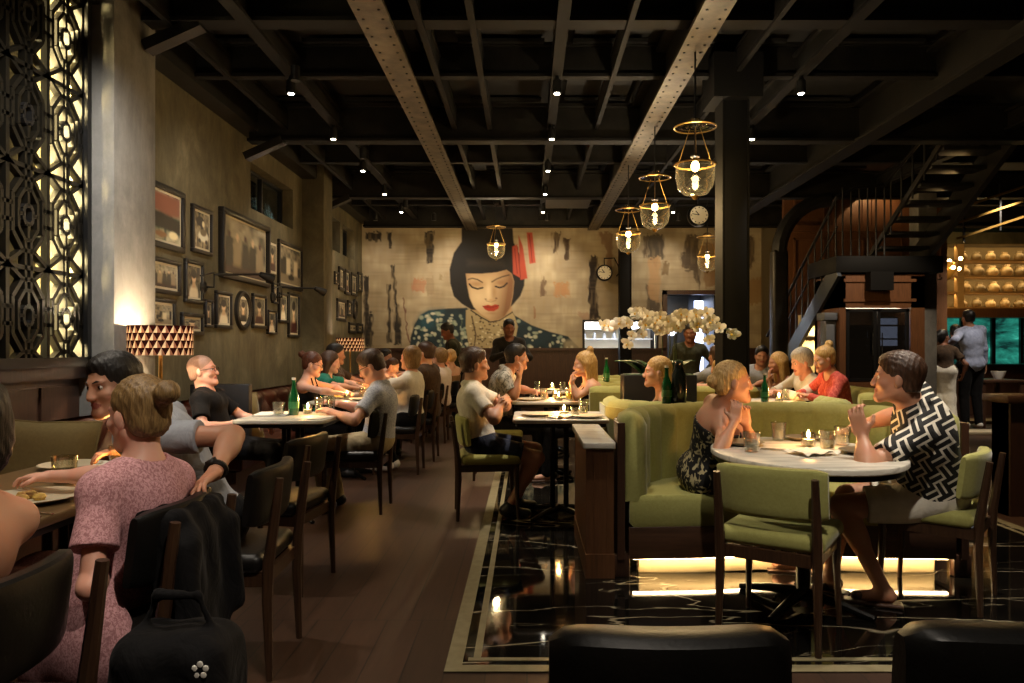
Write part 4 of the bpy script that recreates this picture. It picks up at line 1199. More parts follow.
for X, Y, z, sc, e, lb in ((1.25, 5.5, 2.61, 1., 26, 'nearest and largest glass bell-jar pendant by the column'), (1.27, 7.35, 2.66, 1., 22, 'second glass bell-jar pendant in the row under the riveted beam'),
                       (1.22, 8.9, 2.63, 1., 22, 'third glass bell-jar pendant, lower left of the second'), (2.68, 11.0, 2.62, .95, 20, 'far glass bell-jar pendant left of the black column, before the back wall'),
                       (-.5, 12.0, 2.93, .95, 30, 'glowing glass bell-jar pendant in front of the painted woman')):
    t = thing('pendant_lamp', lb, 'lamp', (X, Y, z), R(20), 'glass bell-jar pendants')
    jar = MB().shell([(0, -.235), (.03, -.232), (.09, -.215), (.13, -.165), (.145, -.09), (.143, -.02), (.15, 0), (.154, .004), (.15, .006)], 28)
    mk('glass_jar', jar, M['pend_glass'], t, smooth=180)
    mk('rim', MB().shell([(.148, -.004), (.155, 0), (.155, .008), (.148, .008), (.148, -.004)], 28), M['brass'], t)
    mk('jar_knob', MB().lathe([(0, -.262), (.014, -.255), (.02, -.245), (.03, -.232), (0, -.232)], 12), M['brass'], t)
    mk('holder', MB().lathe([(0, .075), (.03, .075), (.035, .06), (.02, .05), (.02, .025), (0, .025)], 12), M['black'], t)
    mk('bulb', MB().sphere((0, 0, -.01), (.03, .03, .04), 12), M['bulb'], t)
    mk('smoke_cap', MB().shell([(.155, .275), (.15, .282), (.12, .288), (.075, .3), (.06, .325), (.03, .345), (.0, .35)], 28), M['pend_glass'], t, smooth=180)
    mk('cap_rim', MB().shell([(.15, .272), (.158, .275), (.158, .282), (.15, .282), (.15, .272)], 28), M['brass'], t)
    for k in range(3):
        a = k * 2 * PI / 3
        mk('chain', MB().tube([(.15 * math.cos(a), .15 * math.sin(a), .005), (.045 * math.cos(a), .045 * math.sin(a), .275)], .003, 6), M['brass'], t)
    mk('rod', MB().tube([(0, 0, .05), (0, 0, 3.62 - z)], .007, 6), M['black'], t)
    mk('ceiling_rose', MB().lathe([(.05, 3.62 - z), (.045, 3.59 - z), (.01, 3.57 - z)], 12), M['black'], t)
    light('pendant_glow', 'POINT', (X, Y, z - .07), e, 'ffe6c0', .035)

# ------------------------------------------------------------------ ceiling spots (the lamps that light the tables)
spot_lens = emit_mat('spot_lens', 'fff2d8', 22)
si = 0
for row, (x, lb) in enumerate(((-2.04, 'left'), (.26, 'middle'), (2.37, 'right'))):
    for k in range(9):
        y = .8 + 1.4 * k
        if k == 3: y = 5.58  # added spots, unseen behind the cross beam, lighting the nearer diners
        t = thing('ceiling_spotlight', 'small black ceiling spotlight with glowing lens, on the %s joist' % lb, 'spotlight', (x, y, 3.5 if k != 3 else 3.8), 0, 'spotlights on the ceiling joists')
        t['label'] = 'small black ceiling spotlight in the row on the %s joist' % lb
        t['group'] = 'spotlights on the %s ceiling joist' % lb
        mk('housing', MB().lathe([(.035, -.05), (.04, -.05), (.04, .06), (.02, .08), (.02, .1), (0, .1)], 12), M['black'], t)
        mk('lens', MB().lathe([(0, -.056), (.022, -.056), (.025, -.049), (0, -.049)], 12), spot_lens, t)
        tx = x + (.6 if row == 0 and 3 < k < 7 else .35 if row == 0 else .05 if row == 1 else -.25)
        if k < 8: light('spot_beam', 'SPOT', (x, y, 3.43), SPOT_E[row][k], 'fff0dc', .03, target=(tx, y - .05, 0), spot=52, blend=.9)

for y, ty in ((6.1, 7.0), (8.6, 9.0), (11.6, 12.2)):  # spots and fixtures added to brighten the picture wall
    light('added_wall_wash', 'SPOT', (-1.9, y, 3.43), 30, 'ffeed8', .05, target=(-3.1, ty, 1.9), spot=90, blend=1)
    tag(mk('added_wall_spotlight', MB().lathe([(.035, -.06), (.04, -.06), (.04, .06), (0, .08)], 10), M['black'], loc=(-1.9, y - .03, 3.5)), 'added small black spotlight turned to the left wall pictures', 'spotlight', 'added spotlights turned to the left wall')
light('added_pier_wash', 'SPOT', (-1.9, 3.4, 3.43), 150, 'e8e4e0', .05, target=(-2.9, 5.0, 1.7), spot=75, blend=1)  # unseen spot added to brighten the front of the grey pier
light('aisle_spot', 'SPOT', (.26, .8, 3.43), 95, 'fff0dc', .04, target=(-1.2, 2.25, .6), spot=44, blend=1)
light('aisle_spot_right', 'SPOT', (.75, 1.2, 3.43), 90, 'fff0dc', .04, target=(1.5, 3.3, .6), spot=46, blend=1)
# ------------------------------------------------------------------ clocks
M['dial'] = mat('dial', 'efe8d0', .5)
for X, Y, z, r, lb in ((2.5, 10.8, 3.18, .145, 'round pale wall clock hanging between the pendants and the column'), (1.43, 13.7, 2.64, .135, 'round double-sided station clock on a scroll bracket on the back wall')):
    t = thing('clock', lb, 'clock', (X, Y, z), 0, 'round clocks')
    q = Matrix.Rotation(PI / 2, 4, 'X')
    mk('case', MB().lathe([(0, .05), (r, .05), (r * 1.12, .03), (r * 1.12, -.03), (r, -.05), (0, -.05)], 28, 0, q), M['iron'], t)
    mk('dial', MB().lathe([(0, .056), (r * .9, .056), (r * .9, .05), (0, .05)], 28, 0, q), M['dial'], t)
    mb = MB()
    for k in range(12):
        a = k * PI / 6; mb.bar((r * .7 * math.sin(a), -.058, r * .7 * math.cos(a)), (r * .83 * math.sin(a), -.058, r * .83 * math.cos(a)), .012, .004, up=(0, 1, 0))
    mk('hour_marks', mb, M['black'], t)
    mk('hand', MB().bar((0, -.06, 0), (-.05, -.06, .06), .012, .004, up=(0, 1, 0)), M['black'], t)
    mk('hand', MB().bar((0, -.06, 0), (-.1, -.06, .02), .009, .004, up=(0, 1, 0)), M['black'], t)
    br = MB().tube([(0, 0, r * 1.1), (0, 0, r * 1.1 + .12), (.2 if X < 2 else 0, .1, r * 1.1 + .14)] if X < 2 else [(0, 0, r * 1.1), (0, 0, 3.47 - z)], .012, 6)
    if X < 2: br.tube([(.2, .1, r * 1.1 + .14), (.28, .12, r), (.3, .13, 0.02), (.24, .12, -.05)], .012, 6)
    mk('bracket', br, M['iron'], t)
ch = thing('chandelier', 'glittering warm crystal chandelier before the clay jar shelf', 'chandelier', (7.35, 13.0, 2.62))
mk('stem', MB().tube([(0, 0, .1), (0, 0, .9)], .012, 6), M['brass'], ch)
mk('frame', MB().lathe([(0, -.2), (.08, -.16), (.2, 0), (.17, .12), (0, .16)], 12), M['brass'], ch)
for k in range(8):
    a = k * PI / 4; mk('bulb', MB().sphere((.24 * math.cos(a), .24 * math.sin(a), .02 + .16 * (k % 2)), .035, 8), emit_mat('chandelier_bulb', 'ffdf9a', 12) if k == 0 else bpy.data.materials['chandelier_bulb'], ch)
light('chandelier_glow', 'POINT', (7.35, 12.6, 2.6), 12, 'ffcf86', .1)

# ------------------------------------------------------------------ mural
X0, X1, ZB, ZT = -3.1, 4.4, 1.25, 3.5
w, h = 500, 150
gx, gz = np.meshgrid(np.linspace(X0, X1, w), np.linspace(ZT, ZB, h))
px = CX + gx / 13.88 * F0; py = CY - (gz - CH) / 13.88 * F0
cx, cy = (px - 400) * 4.88, (py - 220) * 4.88         # units of the close-up study
p = Paint(cx, cy, 'b3a588')
wx = (vnoise(cx / 16, cy / 22, 21) - .5) * 13 + (vnoise(cx / 6, cy / 30, 22) - .5) * 9; wyy = (vnoise(cx / 8, cy / 8, 23) - .5) * 22
p.mix(vnoise(cx / 160, cy / 120, 1) * .6, '8f7d5c'); p.mix(np.clip(vnoise(cx / 60, cy / 45, 2) * 1.6 - .6, 0, 1) * .6, 'd8c9a4'); p.mix(vnoise(cx / 25, cy / 20, 3) * .3, '9b835c'); p.mix(vnoise(cx / 14, cy / 70, 8) * .25, '77654a')
blk = '2a231b'; p.x = cx + wx; p.y = cy + wyy
for q, c, a in (([(62, 288), (122, 288), (122, 352), (62, 352)], 'a8603c', .6), ([(752, 305), (830, 305), (830, 372), (752, 372)], 'b5763c', .6), ([(126, 280), (165, 280), (165, 365), (126, 365)], '8f7c5e', .8),
                ([(190, 265), (215, 265), (215, 290), (190, 290)], '8b7a58', .8), ([(700, 280), (712, 300), (705, 370), (688, 372), (684, 300)], '5b4230', .8), ([(655, 420), (662, 420), (660, 480), (652, 480)], '8b5b38', .8),
                ([(118, 55), (165, 55), (160, 208), (132, 212)], blk, 1), ([(745, 62), (778, 62), (770, 158), (748, 160)], '453423', 1), ([(800, 90), (828, 90), (824, 196), (806, 198)], '453423', 1),
                ([(928, 180), (962, 175), (958, 400), (978, 480), (925, 490), (920, 350)], '2b221b', 1), ([(870, 455), (925, 455), (925, 490), (890, 492)], 'a57a60', .5)):
    p.poly(q, c, 8, a)
def cp(x, y): return ((x / 4.88 + 360 - 400) * 4.88, y)
for q in ([(132, 60), (158, 60), (156, 130), (145, 135)], [(15, 270), (40, 270), (38, 390), (45, 620), (20, 620)], [(150, 215), (165, 215), (175, 330), (190, 450), (205, 610), (165, 610), (172, 430), (160, 320)], [(135, 320), (150, 320), (150, 600), (130, 600)], [(25, 60), (100, 60), (100, 100), (30, 98)], [(40, 450), (60, 450), (60, 620), (40, 620)]):
    p.poly([cp(*v) for v in q], blk, 8)
p.stroke([cp(*v) for v in [(215, 380), (222, 480), (235, 590)]], 4, '6e4a3c', 4)
def cr(x, y): return ((x / 4.877 + 570 - 400) * 4.88, y)
for q, c in (([(380, 70), (455, 70), (458, 190), (430, 180), (425, 240), (400, 200), (385, 180)], '30261d'), ([(360, 75), (385, 75), (380, 180), (360, 180)], '51402e'), ([(540, 180), (560, 150), (570, 70), (634, 70), (634, 345), (600, 250), (550, 240)], '3b2b1f'), ([(140, 60), (210, 60), (205, 240), (190, 280), (175, 150), (150, 100)], '7a5b3e'),
             ([(100, 180), (130, 175), (130, 330), (145, 480), (90, 495), (98, 330)], '2f241b'), ([(375, 310), (395, 320), (440, 380), (445, 450), (380, 440)], '3a2d22'), ([(455, 200), (485, 210), (480, 270), (445, 270)], '6a5130'), ([(380, 190), (440, 180), (440, 400), (385, 380)], 'b58f62'),
             ([(640, 120), (760, 100), (740, 320), (660, 330)], '8c6b45'), ([(800, 300), (980, 280), (990, 400), (820, 420)], '9a7a4d'), ([(860, 80), (900, 80), (895, 230), (870, 240)], '41301f'), ([(1020, 100), (1060, 100), (1050, 330), (1030, 330)], '352718'), ([(1100, 150), (1300, 140), (1310, 240), (1120, 260)], '8a6a42'), ([(1150, 360), (1190, 360), (1180, 500), (1155, 500)], '3c2c1c')):
    p.poly([cr(*v) for v in q], c, 10, .85)
p.x = cx; p.y = cy
p.mix(np.clip(vnoise(cx / 9, cy / 40, 31) * 1.5 - .75, 0, 1) * .45, 'a08c66'); p.mix(np.clip(vnoise(cx / 120, cy / 8, 33) * 1.6 - .9, 0, 1) * .4, '75664a')
# robe
robe = [(45, 640), (52, 570), (70, 510), (100, 462), (140, 440), (230, 432), (325, 428), (440, 520), (545, 445), (560, 466), (640, 512), (730, 545), (820, 568), (890, 640)]
p.poly(robe, '1d3036', 6)
p.poly([(70, 510), (100, 462), (140, 440), (210, 436), (180, 520), (110, 560)], '24505a', 40, .7)
p.mix(np.where(seg_poly(cx, cy, robe) < 0, np.clip(vnoise(cx / 30, cy / 26, 5) * 1.4 - .5, 0, 1) * .7, 0), '101518')
rs = random.Random(4)
for k in range(230):
    fx = rs.uniform(60, 880); fy = rs.uniform(445, 635)
    if seg_poly(np.array([fx]), np.array([fy]), robe)[0] > -8 or 330 < fx < 575: continue
    p.ell(fx, fy, rs.uniform(6, 15), rs.uniform(6, 14), rs.choice(('b9bca0', 'd2ceb2', '9aa58d', '8d9a86')), .5, .9)
for k in range(14):
    fx = rs.uniform(90, 320); fy = rs.uniform(450, 600)
    p.stroke([(fx, fy), (fx + rs.uniform(-20, 20), fy + 40)], 1.5, '5d6a58', 3)
p.poly([(800, 590), (885, 575), (895, 640), (800, 640)], 'b7a983', 20, .6)
# neck and collar
p.poly([(348, 420), (545, 410), (545, 470), (440, 520), (350, 470)], 'b08c63', 8)
p.poly([(345, 432), (400, 468), (440, 492), (480, 486), (545, 445), (560, 470), (575, 520), (560, 600), (470, 640), (340, 640), (320, 520), (322, 440)], 'a8966c', 5)
for k in range(120):
    fx, fy = rs.uniform(330, 570), rs.uniform(450, 632)
    if seg_poly(np.array([fx]), np.array([fy]), [(340, 445), (440, 500), (550, 455), (570, 520), (470, 640), (340, 640)])[0] < 0:
        p.ell(fx, fy, rs.uniform(4, 9), rs.uniform(3, 7), rs.choice(('4a3a24', 'd8cba4', '6b5636')), .5, .9)
p.stroke([(345, 440), (395, 474), (440, 498), (485, 490), (548, 450)], 3, '3a2b1b', 3); p.stroke([(350, 470), (370, 560), (360, 630)], 3, '4a3823', 4)
# hair
p.poly([(300, 20), (548, 20), (555, 110), (590, 180), (610, 260), (606, 320), (588, 370), (552, 412), (525, 440), (350, 438), (300, 408), (262, 372), (245, 310), (241, 240), (262, 160), (300, 105)], '17130f', 5)
p.poly([(330, 195), (500, 195), (510, 225), (330, 222)], '3a3228', 30, .5)
# face
face = [(322, 262), (400, 262), (470, 256), (520, 244), (545, 262), (556, 300), (550, 370), (538, 430), (512, 470), (478, 488), (440, 486), (396, 460), (360, 425), (340, 380), (328, 320)]
p.poly(face, 'cdb084', 5)
inside = np.clip(.5 - seg_poly(cx, cy, face) / 8, 0, 1)
p.mix(inside * np.clip((cx - 455 + (cy - 330) * .15) / 75, 0, 1) * .9, '6d4526'); p.mix(inside * np.clip((cy - 440) / 60, 0, 1) * .5, '8d6640')
p.mix(inside * np.clip((305 - cy) / 50, 0, 1) * .5, '8d6a44'); p.mix(inside * np.clip((350 - cx) / 25, 0, 1) * .6, '8d6a44')
p.mix(inside * np.exp(-(((cx - 385) / 45) ** 2 + ((cy - 385) / 40) ** 2)) * .6, 'ead3a8'); p.mix(inside * np.exp(-(((cx - 432) / 14) ** 2 + ((cy - 350) / 45) ** 2)) * .6, 'ecd6ac')
p.mix(inside * np.exp(-(((cx - 372) / 42) ** 2 + ((cy - 312) / 16) ** 2)) * .65, '94683f'); p.mix(inside * np.exp(-(((cx - 492) / 36) ** 2 + ((cy - 305) / 16) ** 2)) * .6, '83572f')
p.mix(inside * np.exp(-(((cx - 458) / 14) ** 2 + ((cy - 350) / 42) ** 2)) * .55, '8a5f38')
p.stroke([(333, 290), (352, 284), (378, 290), (402, 304)], 3, '2b1c12', 4, .9); p.stroke([(448, 302), (470, 288), (500, 276), (532, 268)], 3, '2b1c12', 4, .9)
p.stroke([(338, 312), (352, 328), (378, 336), (404, 330)], 4, '1d130c', 3); p.stroke([(466, 324), (486, 330), (506, 324), (522, 308)], 4, '1d130c', 3)
p.ell(418, 386, 8, 5, '6b4327', .6, .8); p.ell(470, 382, 8, 6, '53331d', .6, .8); p.ell(444, 390, 16, 7, 'c0986a', .6, .7); p.stroke([(420, 394), (444, 400), (468, 392)], 2, '7c5433', 5, .6)
p.poly([(402, 420), (430, 413), (446, 418), (464, 411), (484, 415), (480, 432), (458, 445), (432, 445), (414, 436)], 'a8381f', 4); p.stroke([(404, 421), (445, 427), (483, 416)], 1.5, '5d1a10', 3)
p.mix(inside * np.exp(-(((cx - 448) / 26) ** 2 + ((cy - 455) / 6) ** 2)) * .5, '8d6540')
# red tassels
for q in ([(548, 130), (572, 118), (592, 285), (552, 262)], [(578, 72), (600, 130), (622, 285), (588, 292)], [(618, 60), (646, 60), (662, 208), (632, 214)]): p.poly(q, 'a8452f', 5)
for q in ([(575, 130), (580, 200), (588, 280)], [(630, 70), (640, 140), (645, 205)], [(560, 140), (566, 200), (572, 260)]): p.stroke(q, 2, '6e2618', 4)
mu = paint_mesh('mural', p.c, (X0, 13.895, ZT), (X1 - X0, 0, 0), (0, 0, ZB - ZT), vcol_mat('mural_paint', .8, (12, .15)))
import bmesh
bm = bmesh.new(); bm.from_mesh(mu.data)
kill = [f for f in bm.faces if (lambda c: (PASS[0] < c.x < PASS[1] and c.z < PASS[3]) or (2.6 < c.x < 3.64 and c.z < 2.3))(f.calc_center_median())]
bmesh.ops.delete(bm, geom=kill, context='FACES'); bm.to_mesh(mu.data); bm.free()
tag(mu, 'large wall painting of a dark-haired woman in a flowered dress on worn plaster', 'mural')
for x, y, tx, e in ((-1.6, 12.75, -1.2, 60), (.35, 12.75, .3, 60), (2.6, 12.75, 2.4, 40), (-2.6, 12.75, -2.7, 25)):
    light('mural_wash', 'SPOT', (x, y, 3.44), e * MURAL_K, 'ffeed8', .05, target=(tx, 13.9, 2.1), spot=95, blend=.9)
    tag(mk('mural_spotlight', MB().lathe([(.035, -.06), (.04, -.06), (.04, .06), (0, .08)], 10), M['black'], loc=(x, y - .03, 3.5)), 'small black wall-wash spotlight above the wall painting', 'spotlight', 'wall-wash spotlights before the mural')

# ------------------------------------------------------------------ tableware
M['glass'] = glass_mat('clear_glass', 'f4f4ec', .25, .02); M['green_glass'] = mat('green_glass', '0f5a2c', .08, coat=.6, spec=.8)
M['plate'] = mat('plate_dark', '6e6450', .35); M['plate_pale'] = mat('plate_pale', 'bdb39a', .3); M['steel'] = mat('cutlery', 'c8c4b8', .2, 1.)
M['napkin'] = mat('napkin', 'd8d2c2', .8); M['food'] = mat('food', '8a5a2e', .6, var=((1, 1, 1), 30, 'c2a04c', .4, .6)); M['water'] = glass_mat('water', 'e8ece8', .3, .02)
flame_m = emit_mat('flame', 'ffd27a', 60)
def tumbler(label, x, y, z, h=.1, r=.04, drink=None):
    t = tag(mk('tumbler', MB().shell([(0, .004), (r * .78, .004), (r, h), (r * 1.0, h + .002), (r * .95, h), (r * .72, .012), (0, .012)], 16), M['glass'], loc=(x, y, z), smooth=60), label, 'glass', 'drinking glasses')
    mk('drink', MB().lathe([(0, .013), (r * .71, .013), (r * .84, h * .55), (0, h * .55)], 14), drink or M['water'], t)
    return t
def plate(label, x, y, z, r=.13, m='plate_pale', food=False, stack=1):
    t = tag(mk('plate', MB().lathe([(0, 0), (r * .6, 0), (r * .95, .014), (r, .018), (r * .96, .02), (r * .62, .008), (0, .008)], 28), M[m], loc=(x, y, z)), label, 'plate', 'plates')
    if food:
        mb = MB()
        for k in range(7): a = k * 2.4; mb.sphere((r * .35 * math.cos(a) * (k % 3) / 2, r * .35 * math.sin(a) * (k % 3) / 2, .018), (.022, .018, .014), 8)
        mk('food', mb, M['food'], t)
    return t
def bottle(label, x, y, z, s=1.):
    o = mk('water_bottle', MB().lathe([(0, 0), (.036, 0), (.038, .01), (.038, .12), (.034, .15), (.016, .2), (.013, .25), (.016, .252), (.016, .262), (0, .262)], 18), M['green_glass'], loc=(x, y, z))
    o.scale = (s, s, s); mk('cap', MB().lathe([(0, .262), (.0155, .262), (.0155, .278), (0, .278)], 12), M['white'], o)
    mk('bottle_label', MB().shell([(.0386, .05), (.0386, .1)], 18), mat('label_green', '2f7d4a', .5) if 'label_green' not in bpy.data.materials else bpy.data.materials['label_green'], o)
    return tag(o, label, 'bottle', 'green water bottles')
def candle(label, x, y, z, e=1.6):
    t = thing('candle_holder', label, 'candle', (x, y, z), 0, 'table candles')
    mk('votive_glass', MB().shell([(0, .002), (.034, .002), (.036, .07), (.034, .071), (.032, .008), (0, .008)], 16), M['glass'], t)
    mk('wax', MB().lathe([(0, .008), (.028, .008), (.028, .035), (0, .035)], 14), M['napkin'], t)
    mk('flame', MB().lathe([(0, .04), (.007, .05), (.009, .058), (.005, .072), (0, .085)], 10), flame_m, t)
    light('candle_glow', 'POINT', (x, y, z + .12), e, 'ffb765', .02)
def cutlery(label, x, y, z, rz):
    mb = MB()
    for k, dx in enumerate((-.02, .02)):
        mb.bar((dx, -.1, .003), (dx, .03, .003), .009, .003)
        mb.bar((dx, .03, .003), (dx, .1, .004), .018 if k else .012, .003)
    tag(mk('cutlery', mb, M['steel'], loc=(x, y, z), rot=(0, 0, rz)), label, 'cutlery', 'cutlery on the tables')
def napkin(label, x, y, z, rz):
    mb = MB(); rs2 = random.Random(int(x * 999 + y * 77)); vs = []; fs = []
    n = 8
    for i in range(n + 1):
        for j in range(n + 1): vs.append(((i / n - .5) * .2, (j / n - .5) * .16, .004 + .022 * abs(math.sin(i * .9 + j * .5)) * rs2.uniform(.6, 1)))
    for i in range(n):
        for j in range(n): q = i * (n + 1) + j; fs.append((q, q + n + 1, q + n + 2, q + 1))
    tag(mk('napkin', mb.add(vs, fs), M['napkin'], loc=(x, y, z), rot=(0, 0, rz), smooth=180), label, 'napkin', 'napkins')
Z = .751
# round booth table
tumbler('water glass nearest the woman in the flowered dress on the round table', 1.08, 3.56, Z, .095, .042); tumbler('water glass at the back of the round table by the booth', 1.36, 4.0, Z, .095, .042)
tumbler('water glass at the right rear of the round table near the raised hand', 1.62, 3.80, Z, .095, .042); tumbler('glass in the middle of the round table right of the candle', 1.47, 3.62, Z, .095, .04)
candle('lit candle in the middle of the round booth table', 1.43, 3.76, Z, 2.5)
plate('brown plate before the woman in the flowered dress', 1.11, 3.82, Z, .115, 'plate'); plate('brown plate before the man in the patterned shirt', 1.60, 3.50, Z, .12, 'plate'); plate('brown plate at the rear edge of the round table', 1.50, 4.02, Z, .1, 'plate')
napkin('crumpled white napkin at the centre of the round table', 1.34, 3.48, Z, .4); cutlery('steel cutlery lying near the centre of the round table', 1.24, 3.6, Z, 1.2)
for k, (x, y, l) in enumerate(((1.085, 3.58, 'under the glass nearest the woman in the flowered dress'), (1.40, 3.98, 'under the rear glass of the round table'), (1.66, 3.88, 'under the right rear glass of the round table'))):
    pass
# square table beside the man in white shirt
candle('lit candle on the square table of the man in white shirt', .27, 5.42, Z, 2.2); tumbler('tall glass right of the candle on the square table', .42, 5.5, Z, .12, .04); plate('pale plate at the left of the square table', .08, 5.45, Z, .13); plate('pale plate at the right of the square table', .44, 5.3, Z, .12)
cutlery('steel cutlery on the left of the square table', .1, 5.28, Z, 1.4); napkin('folded napkin below the candle on the square table', .27, 5.3, Z, .2); tumbler('short glass at the front of the square table', .35, 5.34, Z, .07, .035)
# second middle table
candle('lit candle on the marble table of the blonde woman in black', .28, 7.3, Z, 2.2); tumbler('water glass left of the candle on the blonde woman\'s table', .16, 7.1, Z, .11, .036); juice = mat('juice', 'c9b53a', .3)
tumbler('glass of yellow juice on the blonde woman\'s table', .40, 7.05, Z, .12, .038, juice); tumbler('empty glass near the leaf-print shirt man\'s elbow', .05, 7.35, Z, .1, .036); plate('pale plate before the blonde woman in black', .45, 7.3, Z, .12); plate('pale plate before the man in the leaf-print shirt', .02, 7.05, Z, .12)
candle('small lit candle by the juice glass on the blonde woman\'s table', .3, 7.0, Z, 1.2)
candle('lit candle on the farthest middle table', .3, 8.85, Z, 2.); tumbler('glass on the farthest middle table, right side', .42, 8.7, Z, .1, .036); tumbler('glass on the farthest middle table, left side', .12, 8.8, Z, .1, .036); plate('pale plate on the farthest middle table', .3, 8.65, Z, .12)
# near left table
plate('oval serving plate with food remains on the brown table', -1.62, 2.42, Z, .15, 'plate_pale', True); plate('dark plate with leftovers further along the brown table', -1.72, 2.9, Z, .14, 'plate', True); plate('pale plate at the far end of the brown table', -1.9, 3.08, Z, .12); plate('plate under the bare-backed woman\'s hand on the brown table', -1.55, 2.02, Z, .15, 'plate_pale', True)
tumbler('left water glass on the brown wooden table', -1.70, 2.72, Z, .1, .045); tumbler('right water glass on the brown wooden table near the man\'s chin', -1.66, 3.02, Z, .1, .045); tumbler('third water glass at the far end of the brown table', -1.58, 3.12, Z, .1, .04)
napkin('white napkin at the far end of the brown table', -1.72, 3.12, Z, .5); cutlery('dark cutlery near the front of the brown table', -1.52, 2.22, Z, 1.3); candle('candle at the far end of the brown table', -1.6, 2.95, Z, 1.4)
# table of the man in black
bottle('green bottle on the marble table between the man in black and the reading man', -1.74, 5.52, Z); tumbler('water glass left of the green bottle by the man in black', -1.83, 5.45, Z, .1, .045); tumbler('tall glass right of the green bottle', -1.6, 5.7, Z, .12, .038)
tumbler('glass beside the candle on the reading man\'s table', -1.52, 5.74, Z, .12, .036); candle('candle beside the green bottle of the man in black', -1.66, 5.6, Z, 2.)
bk = thing('menu_folder', 'white open menu lying on the marble table before the man in black', 'menu', (-1.9, 5.55, Z), R(8)); mk('page', MB().rbox(-.12, .12, -.14, .14, 0, .012, .003, 1), M['white'], bk); mk('cover', MB().box(-.125, .125, -.145, .145, -.0005, .0005), M['black'], bk)
mn = thing('menu_card', 'white sheet held flat on the table by the reading man', 'menu', (-1.52, 5.3, Z), R(-12)); mk('page', MB().rbox(-.1, .1, -.13, .13, 0, .004, .001, 1), M['white'], mn)
for y, s in ((7.2, 'halter-top woman\'s table'), (8.4, 'teal-shirted woman\'s table'), (10.3, 'farthest left table')):
    candle('lit candle on the ' + s, -1.75, y, Z, 2.); tumbler('clear glass on the ' + s, -1.62, y + .12, Z, .11, .036); tumbler('second glass beside the candle on the ' + s, -1.88, y - .1, Z, .11, .036); plate('pale plate near the wall on the ' + s, -1.9, y + .15, Z, .12, 'plate_pale', True); plate('pale plate near the aisle on the ' + s, -1.58, y - .12, Z, .12)
bottle('green bottle beside the woman in the white t-shirt', -1.68, 8.55, Z); 
bottle('green bottle standing on the booth back before the woman with the low ponytail', .975, 5.165, .863, .95)
bottle('green bottle on the divider behind the blonde woman in black', .82, 7.635, .9, .9)
bottle('green bottle on the right rear table before the long-haired blonde woman', 2.2, 6.85, Z, .95); candle('lit candle beside the right rear green bottle', 2.35, 6.9, Z, 2.); plate('plate on the right rear table near the white-haired man', 2.62, 6.9, Z, .12); tumbler('glass on the right rear table beside the plate', 2.48, 7.1, Z, .1, .036); plate('second plate on the right rear table before the woman in red', 2.78, 7.15, Z, .12)

# ------------------------------------------------------------------ orchids
M['petal'] = mat('petal', 'f8f6f0', .5); M['leaf'] = mat('orchid_leaf', '14301a', .35, var=((1, 1, 1), 6, '234a26', .4, .6)); M['stemg'] = mat('orchid_stem', '3d4a20', .5)
op = thing('orchid_planter', 'white moth orchids arching from a black planter behind the booth', 'plant', (1.07, 6.16, .05))
mk('planter', MB().rbox(-.28, .32, -.12, .12, .0, .98, .012, 1), M['black'], op)
mk('soil', MB().rbox(-.26, .3, -.1, .1, .97, .985, .004, 1), M['leaf'], op)
flower = MB()
for k in range(5):
    a = k * 2 * PI / 5 + PI / 2; big = 1.15 if k in (1, 4) else .9
    vs = [(0, -.004, 0)]; n = 8
    for i in range(n):
        b = 2 * PI * i / n; u, v = .026 * big + .026 * big * math.cos(b), .022 * big * math.sin(b)
        vs.append((u * math.cos(a) - v * math.sin(a), -.012 * math.cos(b) - .004 + (.01 if k % 2 else 0), u * math.sin(a) + v * math.cos(a)))
    flower.add(vs + [(x, y + .003, z) for x, y, z in vs], [(0, i, i % n + 1) for i in range(1, n + 1)] + [(n + 1, n + 1 + i % n + 1, n + 1 + i) for i in range(1, n + 1)])
flower.sphere((0, -.015, -.004), (.008, .012, .009), 6, 1)
throat = mat('orchid_throat', 'd9b24a', .5)
f0 = None; rs = random.Random(3)
arcs = [[(.1, 0, .98), (.12, 0, 1.28), (.05, -.03, 1.44), (-.2, -.05, 1.46), (-.42, -.05, 1.36)], [(.15, 0, .98), (.16, 0, 1.3), (.2, -.03, 1.46), (.38, -.05, 1.46), (.6, -.05, 1.34)], [(.05, .03, .98), (.06, .02, 1.3), (.0, -.02, 1.42), (-.12, -.05, 1.38), (-.22, -.06, 1.27)], [(.18, .03, .98), (.18, .02, 1.32), (.24, 0, 1.42), (.34, -.04, 1.4), (.42, -.05, 1.3)]]
for ai, A in enumerate(arcs):
    A = [Vector(q) for q in A]
    pts = []
    for i in range(len(A) - 1):
        for k in range(5):
            t_ = k / 5; p0 = A[max(i - 1, 0)]; p1 = A[i]; p2 = A[i + 1]; p3 = A[min(i + 2, len(A) - 1)]
            pts.append(.5 * ((2 * p1) + (p2 - p0) * t_ + (2 * p0 - 5 * p1 + 4 * p2 - p3) * t_ ** 2 + (3 * p1 - p0 - 3 * p2 + p3) * t_ ** 3))
    pts.append(A[-1])
    mk('stem', MB().tube(pts, .005, 6), M['stemg'], op)
    nf = 14 if ai < 2 else 8
    for k in range(nf):
        i = int(7 + (len(pts) - 8) * k / (nf - 1)); q = pts[i] + Vector((rs.uniform(-.035, .035), rs.uniform(-.05, .0), rs.uniform(-.04, .035)))
        if f0 is None: f0 = mk('flower', flower, [M['petal'], throat], op); o = f0
        else: o = f0.copy(); COL.objects.link(o); o.parent = op
        o.location = q; o.rotation_euler = (rs.uniform(-.3, .4), rs.uniform(-.4, .4), rs.uniform(-.7, .7)); s = rs.uniform(.95, 1.25); o.scale = (s, s, s)
